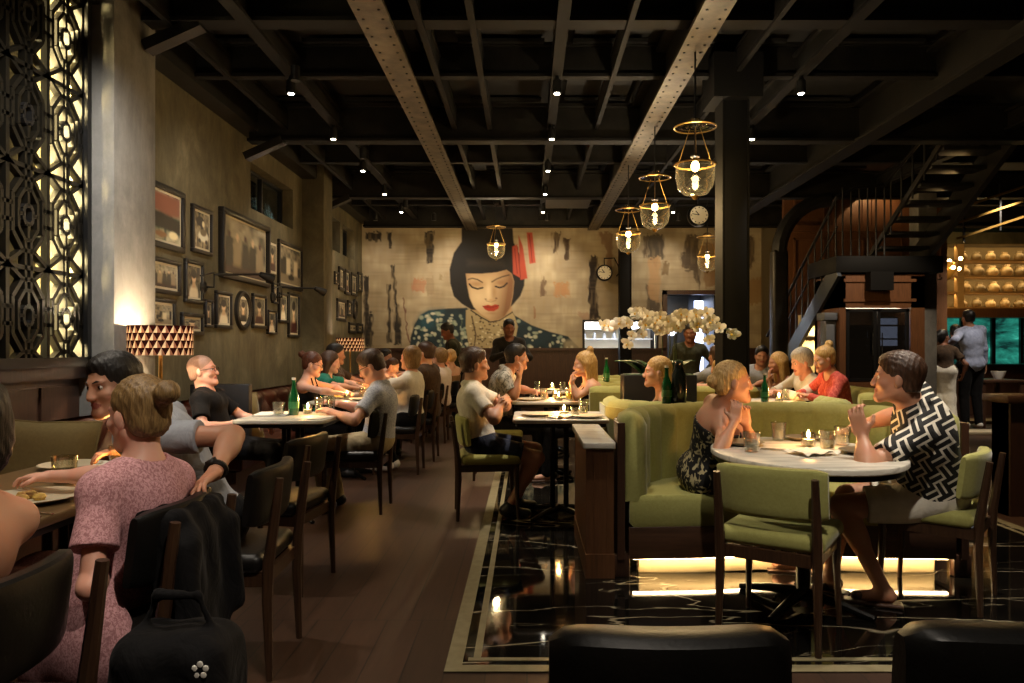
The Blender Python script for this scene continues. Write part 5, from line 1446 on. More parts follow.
for k in range(12):
    a = rs.uniform(0, 2 * PI); L_ = rs.uniform(.16, .3); x0 = -.12 + .28 * rs.random()
    mb = MB(); rings = []
    for i in range(7):
        u = i / 6; wd = .038 * math.sin(PI * min(.98, u * .85 + .12)); c, s = math.cos(a), math.sin(a)
        ctr = Vector((x0 + c * L_ * u, s * L_ * u * .5, .98 + .2 * u * (1 - u * .6) * 1.4)); sd = Vector((-s, c, 0))
        rings.append([ctr - sd * wd, ctr + Vector((0, 0, -.006)), ctr + sd * wd, ctr + Vector((0, 0, .004))])
    mk('leaf', loft(mb, rings), M['leaf'], op)
va = MB().lathe([(0, 0), (.05, 0), (.055, .02), (.05, .2), (.035, .24), (.03, .28), (.034, .29), (.0, .29)], 18)
tag(mk('vase', va, mat('smoked_glass', '1d2a26', .1, coat=.5), loc=(1.06, 5.165, .863)), 'dark smoked glass vase on the booth back right of the low ponytail', 'vase')
# ================================================================== people
def skin_mat(name, c, rough=.5):
    m, nt, b = base_mat(name)
    f = noise(nt, mapped(nt), 14, 4)
    c0 = lin(c); c1 = tuple(min(1, v * k) for v, k in zip(c0, (1.08, .9, .84)))
    nt.links.new(ramp(nt, f, [(.35, c0), (.7, c1)]), b.inputs['Base Color'])
    b.inputs['Roughness'].default_value = rough
    b.inputs['Subsurface Weight'].default_value = .12; b.inputs['Subsurface Radius'].default_value = (.012, .005, .003)
    return m
SK = {'fair': skin_mat('skin_fair', 'd8ac95'), 'tan': skin_mat('skin_tan', 'b98a6e'), 'pink': skin_mat('skin_pink', 'd6a48e'), 'brown': skin_mat('skin_brown', '7c5038')}
LIP = {'fair': mat('lips_fair', 'b5645a', .4), 'tan': mat('lips_tan', '99564a', .4), 'pink': mat('lips_pink', 'b0605a', .4), 'brown': mat('lips_brown', '6a3a32', .4)}
def hair_mat(name, c, c2):
    m, nt, b = base_mat(name)
    f = noise(nt, mapped(nt, (60, 60, 9)), 2.2, 5, .6, .4)
    nt.links.new(ramp(nt, f, [(.32, lin(c)), (.68, lin(c2))]), b.inputs['Base Color'])
    b.inputs['Roughness'].default_value = .42; bump(nt, b, f, .6, .006)
    return m
HR = {'black': hair_mat('hair_black', '0d0b0a', '1d1713'), 'brown': hair_mat('hair_brown', '2a1a10', '4a301e'), 'blonde': hair_mat('hair_blonde', 'a87d45', 'd8b678'), 'dirty': hair_mat('hair_dark_blonde', '5f472c', '9c7d4e'),
      'grey': hair_mat('hair_grey', '8a857b', 'c9c4b8'), 'buzz': hair_mat('hair_buzz', '9a7662', 'b48e78'), 'auburn': hair_mat('hair_auburn', '3c1f12', '66361f')}
def cloth(name, c, c2=None, sc=24, sheen=.1):
    m, nt, b = base_mat(name)
    v = mapped(nt)
    f = noise(nt, v, sc, 4, .65)
    nt.links.new(ramp(nt, f, [(.38, lin(c)), (.62, lin(c2 or c))]), b.inputs['Base Color'])
    b.inputs['Roughness'].default_value = .85; b.inputs['Specular IOR Level'].default_value = .15; b.inputs['Sheen Weight'].default_value = sheen
    g = noise(nt, mapped(nt, (1, 1, .6)), 9, 4, .5, 1.2)
    bump(nt, b, g, .55, .03)
    return m
def leaf_print(name, base, fig, scale, lo, hi):
    m, nt, b = base_mat(name)
    f = noise(nt, mapped(nt, (1, 1, .7)), scale, 2, .4, 1.1)
    nt.links.new(ramp(nt, f, [(lo, lin(base)), (hi, lin(fig))]), b.inputs['Base Color']); b.inputs['Roughness'].default_value = .85
    return m
def maze_print(name):
    """white fret bars on black: checker cells of horizontal and vertical bars in a turned frame"""
    m, nt, b = base_mat(name)
    tc = nd(nt, 'ShaderNodeTexCoord'); sp = nd(nt, 'ShaderNodeSeparateXYZ'); nt.links.new(tc.outputs['Object'], sp.inputs[0])
    def mth(op, a, c=None):
        n = nd(nt, 'ShaderNodeMath', operation=op)
        for i, q in enumerate((a, c)):
            if q is None: continue
            if isinstance(q, (int, float)): n.inputs[i].default_value = q
            else: nt.links.new(q, n.inputs[i])
        return n.outputs[0]
    u0 = mth('ADD', sp.outputs[0], mth('MULTIPLY', sp.outputs[1], -.75)); v0 = sp.outputs[2]
    ca, sa = math.cos(.5), math.sin(.5); S = 1 / .064
    u = mth('MULTIPLY', mth('ADD', mth('MULTIPLY', u0, ca), mth('MULTIPLY', v0, sa)), S); v = mth('MULTIPLY', mth('SUBTRACT', mth('MULTIPLY', v0, ca), mth('MULTIPLY', u0, sa)), S)
    par = mth('FLOORED_MODULO', mth('ADD', mth('FLOOR', u), mth('FLOOR', v)), 2)
    def bars(t): return mth('LESS_THAN', mth('FRACT', mth('MULTIPLY', t, 2)), .34)
    h, w = bars(v), bars(u)
    q = mth('ADD', mth('MULTIPLY', par, h), mth('MULTIPLY', mth('SUBTRACT', 1, par), w))
    mx = nd(nt, 'ShaderNodeMixRGB'); nt.links.new(q, mx.inputs[0]); mx.inputs[1].default_value = (*lin('0c0b0a'), 1); mx.inputs[2].default_value = (*lin('d9d2c2'), 1)
    nt.links.new(mx.outputs[0], b.inputs['Base Color']); b.inputs['Roughness'].default_value = .8
    bump(nt, b, noise(nt, mapped(nt), 9, 4, .5, 1.2), .5, .03)
    return m
CL = {'palepink': cloth('shirt_pale_pink', 'ddd0cc', 'e6dcd8'), 'pink': leaf_print('dress_pink', 'cf9c9f', 'a06c70', 170, .42, .6), 'grey': cloth('tee_grey', '9a9ea6', 'a6aab2'), 'black': cloth('cloth_black', '0c0b0c', '121112', sheen=.02), 'khaki': cloth('khaki', 'a39474', 'b0a181'), 'bluegrey': leaf_print('shirt_bluegrey', 'bcc0cc', '9298ac', 150, .45, .55),
      'white': cloth('cloth_white', 'd6d0c2', 'e0dacc'), 'navy': cloth('navy', '1a1f2b', '20263a'), 'leafgrey': leaf_print('shirt_leaf', 'c9c6bc', '77786f', 34, .45, .6), 'teal': cloth('teal', '1f6a5a', '247a68'), 'brown': cloth('jacket_brown', '3a2c20', '4a3828'),
      'rose': cloth('rose', 'd8b0a4', 'e0bcae'), 'red': leaf_print('shirt_red', 'b8423a', 'd8695c', 40, .4, .65), 'olive': cloth('uniform_olive', '2b2d20', '35372a'), 'floral': leaf_print('dress_floral', '100f0d', 'b9ad84', 30, .53, .6), 'maze': maze_print('maze_shirt'), 'blue': cloth('shirt_blue', '8b93ad', '9aa2bb'), 'whiteshirt': cloth('shirt_white', 'cfc6b4', 'dad2c2', 60), 'tan': cloth('top_tan', '8a6a4a', '9a7a58'), 'shadow': cloth('waiter_dark', '1c1a17', '262320')}
EYE = [mat('eye_white', 'd8d0c4', .3), mat('eye_iris', '2a1a10', .2)]
SHO = {'black': mat('shoe_black', '141312', .4), 'white': mat('shoe_white', 'cfcac0', .5), 'sandal': mat('sandal', '4a2f1e', .5)}

def nv(v): return np.array(v, float)
def unit(v): v = nv(v); return v / (np.linalg.norm(v) + 1e-9)
def ik(a, t, l1, l2, hint):
    a, t, hint = nv(a), nv(t), nv(hint); d = t - a; D = np.linalg.norm(d)
    D2 = min(max(D, abs(l1 - l2) + .02), (l1 + l2) * .998); u = d / (D + 1e-9); t = a + u * D2
    x = (l1 * l1 - l2 * l2 + D2 * D2) / (2 * D2); h = math.sqrt(max(l1 * l1 - x * x, 0))
    p = hint - a; p = p - u * (p @ u); p = unit(p)
    return a + u * x + p * h, t

def person(label, hip, head, yaw, hyaw=None, hpitch=0, hroll=0, s=.95, sex='m', skin='fair', hair=('short', 'brown'), top=('short', 'white'), bottom=('trousers', 'black'), shoe='black',
           L='table', Rr='table', legs='sit', vox=.011, belly=0., fat=1., slouch=.02, glasses=None, watch=None, drape=False, group=None, collar=False, ankL=None, ankR=None):
    hip, head = nv(hip), nv(head); fm = sex == 'f'
    a = R(yaw); f = nv((-math.sin(a), math.cos(a), 0)); r = nv((math.cos(a), math.sin(a), 0)); up = unit(head - hip)
    def frame(z):
        z = unit(z); x = unit(r - z * (r @ z)); return np.stack([x, np.cross(z, x), z], 1)
    Rc = frame(up); Rp = frame(unit(nv((0, 0, 1)) * .6 + up * .4)); fw = Rc[:, 1]
    hs = (1.0 if not fm else .95)
    Rh = np.array(Matrix.Rotation(R(yaw if hyaw is None else hyaw), 3, 'Z') @ Matrix.Rotation(R(-hpitch), 3, 'X') @ Matrix.Rotation(R(hroll), 3, 'Y'))
    Lt = np.linalg.norm(head - hip)
    tn = Lt - .165                                    # hip to neck base
    N = hip + up * tn - fw * slouch * 1.0; Wp = hip + up * tn * .34 - fw * slouch * .8; Cc = hip + up * tn * .68 - fw * slouch * 1.2
    sw = (.172 if not fm else .148) * s
    def loc(x, y, z): return nv((hip[0], hip[1], 0)) + r * x + f * y + nv((0, 0, z))
    hd = lambda x, y, z: head + Rh @ (nv((x, y, z)) * hs)
    sh = {g: N + Rc @ nv((g * sw, .0, -.05 * s)) for g in (-1, 1)}
    arm = {}
    for g, sp in ((-1, L), (1, Rr)):
        if isinstance(sp, str):
            if sp == 'table': sp = dict(w=loc(g * .12, .40, .815), e=loc(g * .34, .1, .88), n=(0, 0, -1), c=.5)
            elif sp == 'lap': sp = dict(w=loc(g * .08, .27, hip[2] + .14), e=loc(g * .35, -.05, hip[2] + .2), n=(0, 0, -1), c=.6)
            elif sp == 'hang': sp = dict(w=loc(g * .27, .06, hip[2] - .06), e=loc(g * .34, -.3, hip[2] + .25), n=-r * g, c=.45)
            elif sp == 'hips': sp = dict(w=loc(g * .19, .06, hip[2] + .06), e=loc(g * .5, -.1, hip[2] + .25), n=-r * g, c=.4)
            elif sp == 'chin': sp = dict(w=hd(g * .05, .13, -.17), e=loc(g * .2, .38, .78), n=-fw, c=.8, d=(0, 0, 1))
            elif sp == 'front': sp = dict(w=loc(g * .1, .3, hip[2] + .28), e=loc(g * .35, .0, hip[2] + .2), n=(0, 0, -1), c=.6)
        l1, l2 = .285 * s, .25 * s
        e, w = ik(sh[g], sp['w'], l1, l2, sp.get('e', loc(g * .4, -.1, .6)))
        if 'x' in sp: e = nv(sp['x']); w = nv(sp['w'])
        d = unit(sp['d']) if 'd' in sp else unit(w - e)
        n = nv(sp.get('n', (0, 0, -1))); n = unit(n - d * (n @ d))
        arm[g] = (sh[g], e, w, d, n, sp.get('c', .5))
    leg = {}
    tl, sl = .43 * s, .42 * s
    for g in (-1, 1):
        hj = hip + Rp @ nv((g * .088 * s, 0, -.015))
        if legs == 'sit': an = loc(g * .1, .43, .085); kn = loc(g * .1, .8, 1.2)
        elif legs == 'tuck': an = loc(g * .09, .2, .09); kn = loc(g * .1, 1.2, .9)
        else: an = loc(g * .1, -.02 * g, .085); kn = loc(g * .1, 1, .5); tl = sl = max(.2, np.linalg.norm(an - hj) * .503)
        if g < 0 and ankL is not None: an = nv(ankL)
        if g > 0 and ankR is not None: an = nv(ankR)
        k, an = ik(hj, an, tl, sl, kn); leg[g] = (hj, k, an)
    def torso(S, g, k=.05):
        S.el(hip + Rp @ nv((0, -.012, .02)), nv((.168 if not fm else .172, .122, .115)) * s * fat + g, Rp, k)
        S.el(Wp, nv((.142 if not fm else .122, .105 if not fm else .095, .14)) * s * fat + g, Rc, k)
        if belly: S.el(Wp + fw * (.035 + belly) - up * .02, nv((.125, .09, .11)) * s + g, Rc, .06)
        S.el(Cc, nv((.165 if not fm else .142, .112 if not fm else .1, .17)) * s * fat + g, Rc, k)
        S.el(N - up * .1 * s - fw * .02, nv((.14 if not fm else .118, .085, .09)) * s + g, Rc, k)
        S.rc(sh[-1], sh[1], .052 * s + g, None, .045)
        for e in (-1, 1):
            S.rc(N + up * .025, N * .35 + sh[e] * .65 + up * .02, .04 * s + g, .036 * s + g, .04)
            S.rc(sh[e], sh[e], (.06 if not fm else .05) * s + g, None, .03)
            if fm: S.el(Cc + Rc @ nv((e * .068, .088, .015)) * s, nv((.058, .056, .06)) * s + g, Rc, .035)
            elif not belly: S.el(Cc + Rc @ nv((e * .07, .075, .05)) * s, nv((.07, .04, .06)) * s + g, Rc, .04)
    ar = (.047, .039, .026) if not fm else (.039, .032, .022)
    # ---- skin body
    S = SDF(); torso(S, 0)
    S.rc(N - up * .03, head + Rh @ nv((0, -.022, -.06)), (.058 if not fm else .047), (.055 if not fm else .046), .035)
    for g in (-1, 1):
        a0, e, w, d, n, c = arm[g]
        S.rc(a0, e, ar[0] * s, ar[1] * s, .03); S.rc(e, w, ar[1] * s * 1.02, ar[2] * s, .02)
        S.el(e + (w - e) * .28, nv((ar[1] * 1.12, ar[1] * 1.05, .07)) * s, frame_from(w - e), .03)
        side = np.cross(d, n) * g; hsz = .95 * s if not fm else .86 * s; rf = max(.0088 * hsz, vox * .85)
        S.bx(w + d * .05 * hsz, nv((.039, .05, .0145)) * hsz, np.stack([side, d, n], 1), .02, .013)
        for i, (o, ln) in enumerate(((.030, .072), (.010, .082), (-.011, .077), (-.031, .058))):
            p = w + d * .094 * hsz + side * o * hsz; q = 0
            for j, (fr_, dq) in enumerate(((.44, .45), (.32, 1.0), (.24, .75))):
                q += dq * (c * (1 + .12 * i)); v = d * math.cos(q) + n * math.sin(q) + side * (.06 * (1.5 - i) * (1 - c))
                p2 = p + unit(v) * ln * fr_ * hsz; S.rc(p, p2, rf * (1 - .07 * j), rf * (.93 - .08 * j), .004 if j == 0 else .003); p = p2
        p = w + d * .022 * hsz + side * .03 * hsz; v = unit(d * .62 + side * .75 + n * (.2 + .3 * c)); p2 = p + v * .042 * hsz; S.rc(p, p2, .0135 * hsz, max(.0105 * hsz, vox * .85), .012)
        v = unit(d * .9 + side * .2 + n * (.25 + .3 * c)); S.rc(p2, p2 + v * .032 * hsz, max(.0102 * hsz, vox * .85), max(.0082 * hsz, vox * .8), .004)
        hj, k, an = leg[g]
        S.rc(hj, k, .082 * s * fat, .055 * s, .04); S.rc(k, an, .053 * s, .034 * s, .02); S.el(k + (an - k) * .3 - unit(np.cross(np.cross(k - hj, an - k), an - k)) * -.008, nv((.05, .055, .11)) * s, frame_from(an - k), .03)
        tf = unit(f * .95 + r * g * .2); S.rc(an + nv((0, 0, -.035)) - tf * .03, an + nv((0, 0, -.05)) + tf * .12, .033, .024, .03)
    # head
    S.el(hd(0, -.012, .034), nv((.073, .093, .082)) * hs, Rh, .02)
    S.el(hd(0, .02, -.03), nv((.06, .068, .085)) * hs, Rh, .03)
    for g in (-1, 1):
        S.rc(hd(g * .047, -.005, -.055), hd(g * .012, .07, -.094), .022 * hs, .02 * hs, .025)
        S.el(hd(g * .038, .058, -.028), nv((.026, .024, .022)) * hs, Rh, .02)
        S.el(hd(g * .031, .094, .006), nv((.019, .014, .0115)) * hs, Rh, .012, True)
        S.rc(hd(g * .012, .083, .022), hd(g * .042, .072, .021), .009 * hs, .008 * hs, .012)
        S.el(hd(g * .074, -.008, -.012), nv((.01, .02, .031)) * hs, Rh @ np.array(Matrix.Rotation(-.25 * g, 3, 'Z')), .006)
        S.rc(hd(g * .011, .098, -.036), hd(g * .011, .097, -.036), .0085 * hs, None, .008)
        S.rc(hd(g * .019, .0735, .012), hd(g * .043, .069, .009), .0055 * hs, .005 * hs, .004)
    S.rc(hd(0, .088, .006), hd(0, .103, -.031), .008 * hs, .0112 * hs, .012)
    S.el(hd(0, .078, -.098), nv((.021, .016, .016)) * hs, Rh, .02)
    S.el(hd(0, .0865, -.0585), nv((.023, .0105, .0062)) * hs, Rh, .006); S.el(hd(0, .084, -.0685), nv((.020, .0105, .0068)) * hs, Rh, .006)
    S.el(hd(0, .0965, -.0635), nv((.022, .006, .0016)) * hs, Rh, .003, True)
    base = nv((hip[0], hip[1], 0))
    def post(me, V, Q):
        c = (V[Q].mean(1) - head) @ Rh / hs
        lips = (np.abs(c[:, 0]) < .024) & (c[:, 1] > .075) & (((c[:, 0] / .026) ** 2 + ((c[:, 2] + .0635) / .0125) ** 2) < 1)
        me.polygons.foreach_set('material_index', lips.astype(np.int32)); me.update()
    body = sdf_obj('person', S, vox, [SK[skin], LIP[skin]], None, base, post=post); body.location = base
    tag(body, label, 'person', group)
    kw = dict(parent=body, origin=base)
    # ---- clothes
    kind, col = top; S = SDF(); g0 = .011 if vox < .01 else .014; pl = []
    if kind in ('short', 'long', 'dress'):
        torso(S, g0)
        if kind == 'dress': kind = 'short'
        for g in (-1, 1):
            a0, e, w = arm[g][:3]; u = unit(e - a0)
            if kind == 'short':
                t = .66 if not fm else .62; S.rc(a0, a0 + (e - a0) * (t + .1), ar[0] * s + .014, ar[1] * s + (.026 if not fm else .036), .03, cut=[(u, u @ (a0 + (e - a0) * t))])
            else:
                v = unit(w - e); S.rc(a0, e, ar[0] * s + .014, ar[1] * s + .014, .03); S.rc(e, w, ar[1] * s + .014, ar[2] * s + .014, .02, cut=[(v, v @ (e + (w - e) * .93))])
        if collar: S.el(N + up * .028 - fw * .012, nv((.078, .078, .034)), Rc, .012)
        nk = head + Rh @ nv((0, -.022, -.06)); S.rc(N + up * (.03 if collar else .012) + fw * .012, nk + (nk - N) * .5, (.058 if not fm else .06) + (.004 if collar else .012), None, .008, True)
        if collar or fm: S.rc(N + up * .02 + fw * .1, N - up * .06 + fw * .125, .035, .012, .02, True)
    elif kind == 'halter' or kind == 'strap' or kind == 'bareback':
        lo = {'halter': .05, 'strap': .10, 'bareback': .24}[kind]
        torso(S, .007); pt = N - up * lo * s - fw * 0
        nn = unit(up * (1) - fw * (0 if kind != 'bareback' else 1.0)); pl.append((nn, nn @ pt))
        S.ops = [o for o in S.ops if not (o[0] == 'rc')]
    hem = hip - Rp[:, 2] * (.05 if legs != 'stand' else .1) * s
    sk = bottom[0] in ('skirt', 'dress')
    if bottom[0] == 'dress':
        for g in (-1, 1):
            hj, k, an = leg[g]; S.rc(hj, k, .105 * s, .085 * s, .10); S.rc(k, k + (an - k) * .75, .085 * s, .11 * s, .08)
        if drape:
            Fz = np.stack([r, f, nv((0, 0, 1))], 1)
            S.el(hip - r * .15 + f * .06 + nv((0, 0, -.13)), nv((.085, .30, .19)), Fz, .06); S.el(hip - r * .16 - f * .1 + nv((0, 0, -.1)), nv((.07, .12, .14)), Fz, .05)
    else: pl.append((-Rp[:, 2], -Rp[:, 2] @ hem))
    nm = {'short': 'shirt', 'long': 'shirt', 'halter': 'top', 'strap': 'top', 'bareback': 'top'}[kind]
    if bottom[0] == 'dress': nm = 'dress'
    ob = sdf_obj(nm, S, vox, CL[col], planes=pl, **kw)
    if top[0] in ('halter', 'strap', 'bareback'):
        St = SDF(); rr = .0065
        for g in (-1, 1):
            p0 = Cc + Rc @ nv((g * .07, .118, .055)) * s; p1 = N + Rc @ nv((g * .085, .02, .005)) * s if kind == 'strap' else N + Rc @ nv((g * .05, .045, .03)); p2 = N + Rc @ nv((g * .075, -.09, -.1)) * s if kind == 'strap' else N + Rc @ nv((0, -.055, .025))
            St.rc(p0, p1, rr, None, .003).rc(p1, p2, rr, None, .003)
            if kind == 'strap': St.rc(p2, Cc + Rc @ nv((g * .07, -.105, .02)) * s, rr, None, .003)
        sdf_obj('straps', St, min(vox, .006), CL[col], **kw)
    if bottom[0] != 'dress':
        S = SDF(); q = .013
        S.el(hip + Rp @ nv((0, -.012, .02)), nv((.168 if not fm else .172, .122, .115)) * s * fat + q, Rp, .03)
        for g in (-1, 1):
            hj, k, an = leg[g]
            if sk: S.rc(hj, k, .1 * s, .085 * s, .10); S.rc(k, k + (an - k) * (.75 if legs == 'stand' else .35), .085 * s, .1 * s, .06)
            elif bottom[0] == 'shorts':
                u = unit(k - hj); S.rc(hj, k, .082 * s * fat + q, .055 * s + .03, .03, cut=[(u, u @ (hj + (k - hj) * .72))])
            else: S.rc(hj, k, .082 * s * fat + q, .055 * s + .018, .03); S.rc(k, an, .055 * s + .018, .034 * s + .022, .02)
        pt = hip + Rp[:, 2] * .1
        sdf_obj({'skirt': 'skirt', 'shorts': 'shorts'}.get(bottom[0], 'trousers'), S, vox, CL[bottom[1]], planes=[(Rp[:, 2], Rp[:, 2] @ pt)], **kw)
    if shoe:
        for g in (-1, 1):
            hj, k, an = leg[g]; tf = unit(f * .95 + r * g * .2); S = SDF(); z0 = an[2] - .085
            S.rc(an + nv((0, 0, -.03)) - tf * .035, an + nv((0, 0, -.048)) + tf * .13, .041, .034, .03).rc(an, an + nv((0, 0, -.03)), .042, .045, .03)
            if shoe == 'sandal': S = SDF(); S.bx(an + nv((0, 0, -.077)) + tf * .045, nv((.04, .135, .01)), np.stack([np.cross(tf, nv((0, 0, 1))), tf, nv((0, 0, 1))], 1), .01, .008); S.rc(an + tf * .08 + nv((.04, 0, -.045)), an + tf * .08 + nv((-.04, 0, -.045)), .02, None, .01)
            sdf_obj('sandal' if shoe == 'sandal' else 'shoe', S, vox, SHO[shoe], planes=[(nv((0, 0, -1)), -z0)], **kw)
    # ---- hair
    hk, hc = hair; S = SDF(); pl = []; T = lambda p: hd(*p)
    thin = {'buzz': .004, 'short': .011, 'bun': .009, 'updo': .006, 'lowpony': .01, 'ponytail': .009, 'bob': .016, 'long': .014, 'topknot': .012, 'highbun': .011, 'curly': .022}[hk]
    S.el(T((0, -.014 - thin * .75, .036 + thin * .25)), (nv((.0735, .0935, .082)) + thin * nv((.75, .8, 1))) * hs, Rh, .01)
    if hk in ('short', 'buzz', 'curly'):
        S.el(T((0, -.045, -.025)), (nv((.064, .056, .06)) + thin * .6) * hs, Rh, .02)
        if hk != 'buzz': S.el(T((0, .008, .085)), nv((.056, .07, .034)) * hs, Rh, .03)
        zc = -.062
    elif hk in ('bun', 'updo', 'lowpony', 'ponytail', 'topknot', 'highbun'):
        S.el(T((0, -.05, -.02)), (nv((.064, .052, .06)) + thin * .6) * hs, Rh, .02); zc = -.075
        bp = {'bun': (0, -.138, .065), 'updo': (0, -.112, .005), 'lowpony': (0, -.11, -.045), 'ponytail': (0, -.11, .03), 'topknot': (0, -.075, .135), 'highbun': (0, -.085, .125)}[hk]
        br = {'bun': .038, 'updo': .04, 'lowpony': .034, 'ponytail': .03, 'topknot': .038, 'highbun': .042}[hk]
        S.el(T(bp), nv((br * 1.1, br * .9, br)) * hs, Rh, .012); S.rc(T((0, -.07, .03)), T(bp), .04 * hs, br * .55 * hs, .012)
        if hk == 'ponytail': S.rc(T(bp), T((0, -.15, -.12)), .03, .014, .02); zc = -.2
        if hk == 'topknot':
            for g in (-1, 1): S.rc(T((g * .062, -.02, .0)), T((g * .06, -.03, -.17)), .035, .022, .03)
            S.rc(T((0, -.07, 0)), T((0, -.085, -.2)), .06, .035, .03); zc = -.3
    elif hk == 'bob':
        S.el(T((0, -.03, -.03)), nv((.092, .085, .11)) * hs, Rh, .03); zc = -.115
    else:
        for g in (-1, 1): S.rc(T((g * .065, -.02, .0)), T((g * .078, -.02, -.22)), .04, .026, .04)
        S.rc(T((0, -.06, 0)), T((0, -.1, -.26)), .075, .05, .04); zc = -.36
    S.el(T((0, .112, -.03)), nv((.072 if hk not in ('bob', 'long') else .06, .086, .096)) * hs, Rh, .014, True)
    if hk in ('short', 'buzz', 'updo', 'bun', 'lowpony', 'ponytail', 'highbun'):
        for g in (-1, 1): S.el(T((g * .085, .02, -.045)), nv((.03, .04, .05) if hk != 'updo' else (.034, .056, .06)) * hs, Rh, .012, True)
    n_ = -Rh[:, 2] if hk not in ('long', 'topknot', 'ponytail') else nv((0, 0, -1)); p_ = T((0, 0, zc)); pl.append((n_, n_ @ p_))
    def wob(X, Y, Zz): return .0024 * np.sin(X * 230 + Zz * 60) * np.sin(Y * 210 + Zz * 80 + 1) + .0012 * np.sin(X * 520 + Y * 300 + Zz * 90)
    sdf_obj('hair', S, vox, HR[hc], planes=pl, disp=wob if hk != 'buzz' and vox < .01 else None, **kw)
    if vox < .01:
        for g in (-1, 1):
            mb = MB(); mb.sphere((0, 0, 0), .0115 * hs, 14); q = Matrix([[*Rh[i], 0] for i in range(3)] + [[0, 0, 0, 1]])
            e = mk('eye', mb, EYE, body, smooth=180)
            mi = [1 if (Vector(p.center).normalized().y > .80) else 0 for p in e.data.polygons]; e.data.polygons.foreach_set('material_index', mi)
            e.matrix_local = Matrix.Translation(Vector(hd(g * .031, .0725, .003) - base)) @ q
            eb = MB().tube([tuple(hd(g * x, y, z) - base) for x, y, z in ((.013, .090, .021), (.028, .0855, .0275), (.045, .073, .022))], [.0025, .0038, .002], 6); mk('eyebrow', eb, HR[hc if hc not in ('grey', 'buzz') else 'dirty'], body)
    if glasses:
        mb = MB()
        for g in (-1, 1):
            ring = [tuple(hd(g * .033 + .022 * math.cos(t), .1, .002 + .017 * math.sin(t)) - base) for t in np.linspace(0, 2 * PI, 17)]
            mb.tube(ring, .0022, 5); mb.tube([tuple(hd(g * .055, .1, .006) - base), tuple(hd(g * .078, .07, .008) - base), tuple(hd(g * .08, -.01, .004) - base)], .0022, 5)
        mb.tube([tuple(hd(-.011, .1, .004) - base), tuple(hd(.011, .1, .004) - base)], .0022, 5)
        mk('glasses', mb, M['black'], body)
    if watch:
        a0, e, w, d, n, c = arm[watch]; u = unit(w - e); p0 = w - u * .028; F = frame_from(u)
        mb = MB(); ring = [tuple(p0 + F @ nv((.034 * s * math.cos(t), .031 * s * math.sin(t), 0)) - base) for t in np.linspace(0, 2 * PI, 21)]
        mb.tube(ring, .009, 6); wt = mk('watch', mb, M['black'], body)
        pc = p0 - n * .034 * s - base
        mk('dial', MB().lathe([(0, .008), (.018, .008), (.02, .004), (.02, -.004), (0, -.004)], 18, 0, Matrix([[*row, t] for row, t in zip(frame_from(-n), pc)] + [[0, 0, 0, 1]])), M['black_steel'], wt)
    return body
def frame_from(z):
    z = unit(z); x = unit(np.cross(z, nv((0, 0, 1)) if abs(z[2]) < .9 else nv((0, 1, 0)))); return np.stack([x, np.cross(z, x), z], 1)

# ---- left, aisle side
person('person with dark bob and bare back at the left edge', (-1.37, 1.62, .53), W(-40, 428, 1.66), 72, 62, 8, s=.92, sex='f', skin='tan', hair=('bob', 'black'), top=('bareback', 'black'), bottom=('skirt', 'black'),
       L='table', Rr='lap', vox=.007, slouch=.05)
person('person in pink short-sleeved dress with blonde bun, back to us', (-1.28, 2.27, .53), W(138, 414, 2.27), 72, 66, 4, s=.92, sex='f', skin='pink', hair=('bun', 'dirty'), top=('dress', 'pink'), bottom=('dress', 'pink'), shoe='sandal', drape=True,
       L=dict(w=W(103, 572, 2.2), x=W(90, 588, 2.0), d=(-.1, .3, .9), n=(.6, .5, 0), c=.25), Rr='table', vox=.006, slouch=.05)
person('person in pale grey t-shirt with black hair, watch arm over a chair back', (-1.26, 2.98, .53), W(113, 385, 2.86), 92, 156, 8, 4, s=.97, skin='tan', hair=('short', 'black'), top=('short', 'grey'), bottom=('trousers', 'black'),
       L=dict(w=W(214, 474, 2.5), x=W(233, 436, 2.74), d=(-.12, -.9, -.22), n=(.45, .1, -.85), c=.4), Rr='table', vox=.006, watch=-1, slouch=.03)
person('person with shaved head and glasses in a black shirt, sitting on the leather bench', (-2.30, 5.6, .52), W(203, 371, 5.58), -86, -84, -8, s=.93, fat=.95, skin='pink', hair=('buzz', 'buzz'), top=('short', 'black'), bottom=('trousers', 'black'),
       L='lap', Rr=dict(w=W(232, 424, 5.45), e=(-2.4, 5.2, .7), n=(0, .6, -.6), c=.7), vox=.008, glasses=True, collar=True)
person('person reading in glasses, blue-grey patterned shirt and khaki trousers', (-1.17, 5.75, .53), W(371, 366, 5.72), 90, 92, 28, s=.97, skin='pink', hair=('short', 'brown'), top=('short', 'bluegrey'), bottom=('trousers', 'khaki'),
       L=dict(w=W(331, 412, 5.5), e=(-1.25, 5.4, .74), n=(-.2, .3, -.8), c=.45), Rr=dict(w=(-1.5, 5.85, .81), e=(-1.2, 6.1, .74), c=.5), vox=.008, glasses=True, collar=True, slouch=.05, ankL=(-1.52, 5.62, .085), ankR=(-1.5, 5.85, .085))
person('person with dark bun and black halter top eating at the left bench', (-2.2, 7.25, .53), W(313, 364, 7.2), -90, -88, 16, s=.92, sex='f', skin='fair', hair=('bun', 'auburn'), top=('halter', 'black'), vox=.009, glasses=True)
person('person with long dark hair in a teal top on the left bench', (-2.25, 8.1, .53), W(331, 362, 8.1), -88, -85, 12, s=.92, sex='f', hair=('long', 'brown'), top=('short', 'teal'))
person('person in a dark shirt behind the one in teal on the left bench', (-2.3, 8.75, .53), W(336, 354, 8.75), -88, -80, 6, s=.97, skin='tan', hair=('short', 'black'), top=('short', 'brown'))
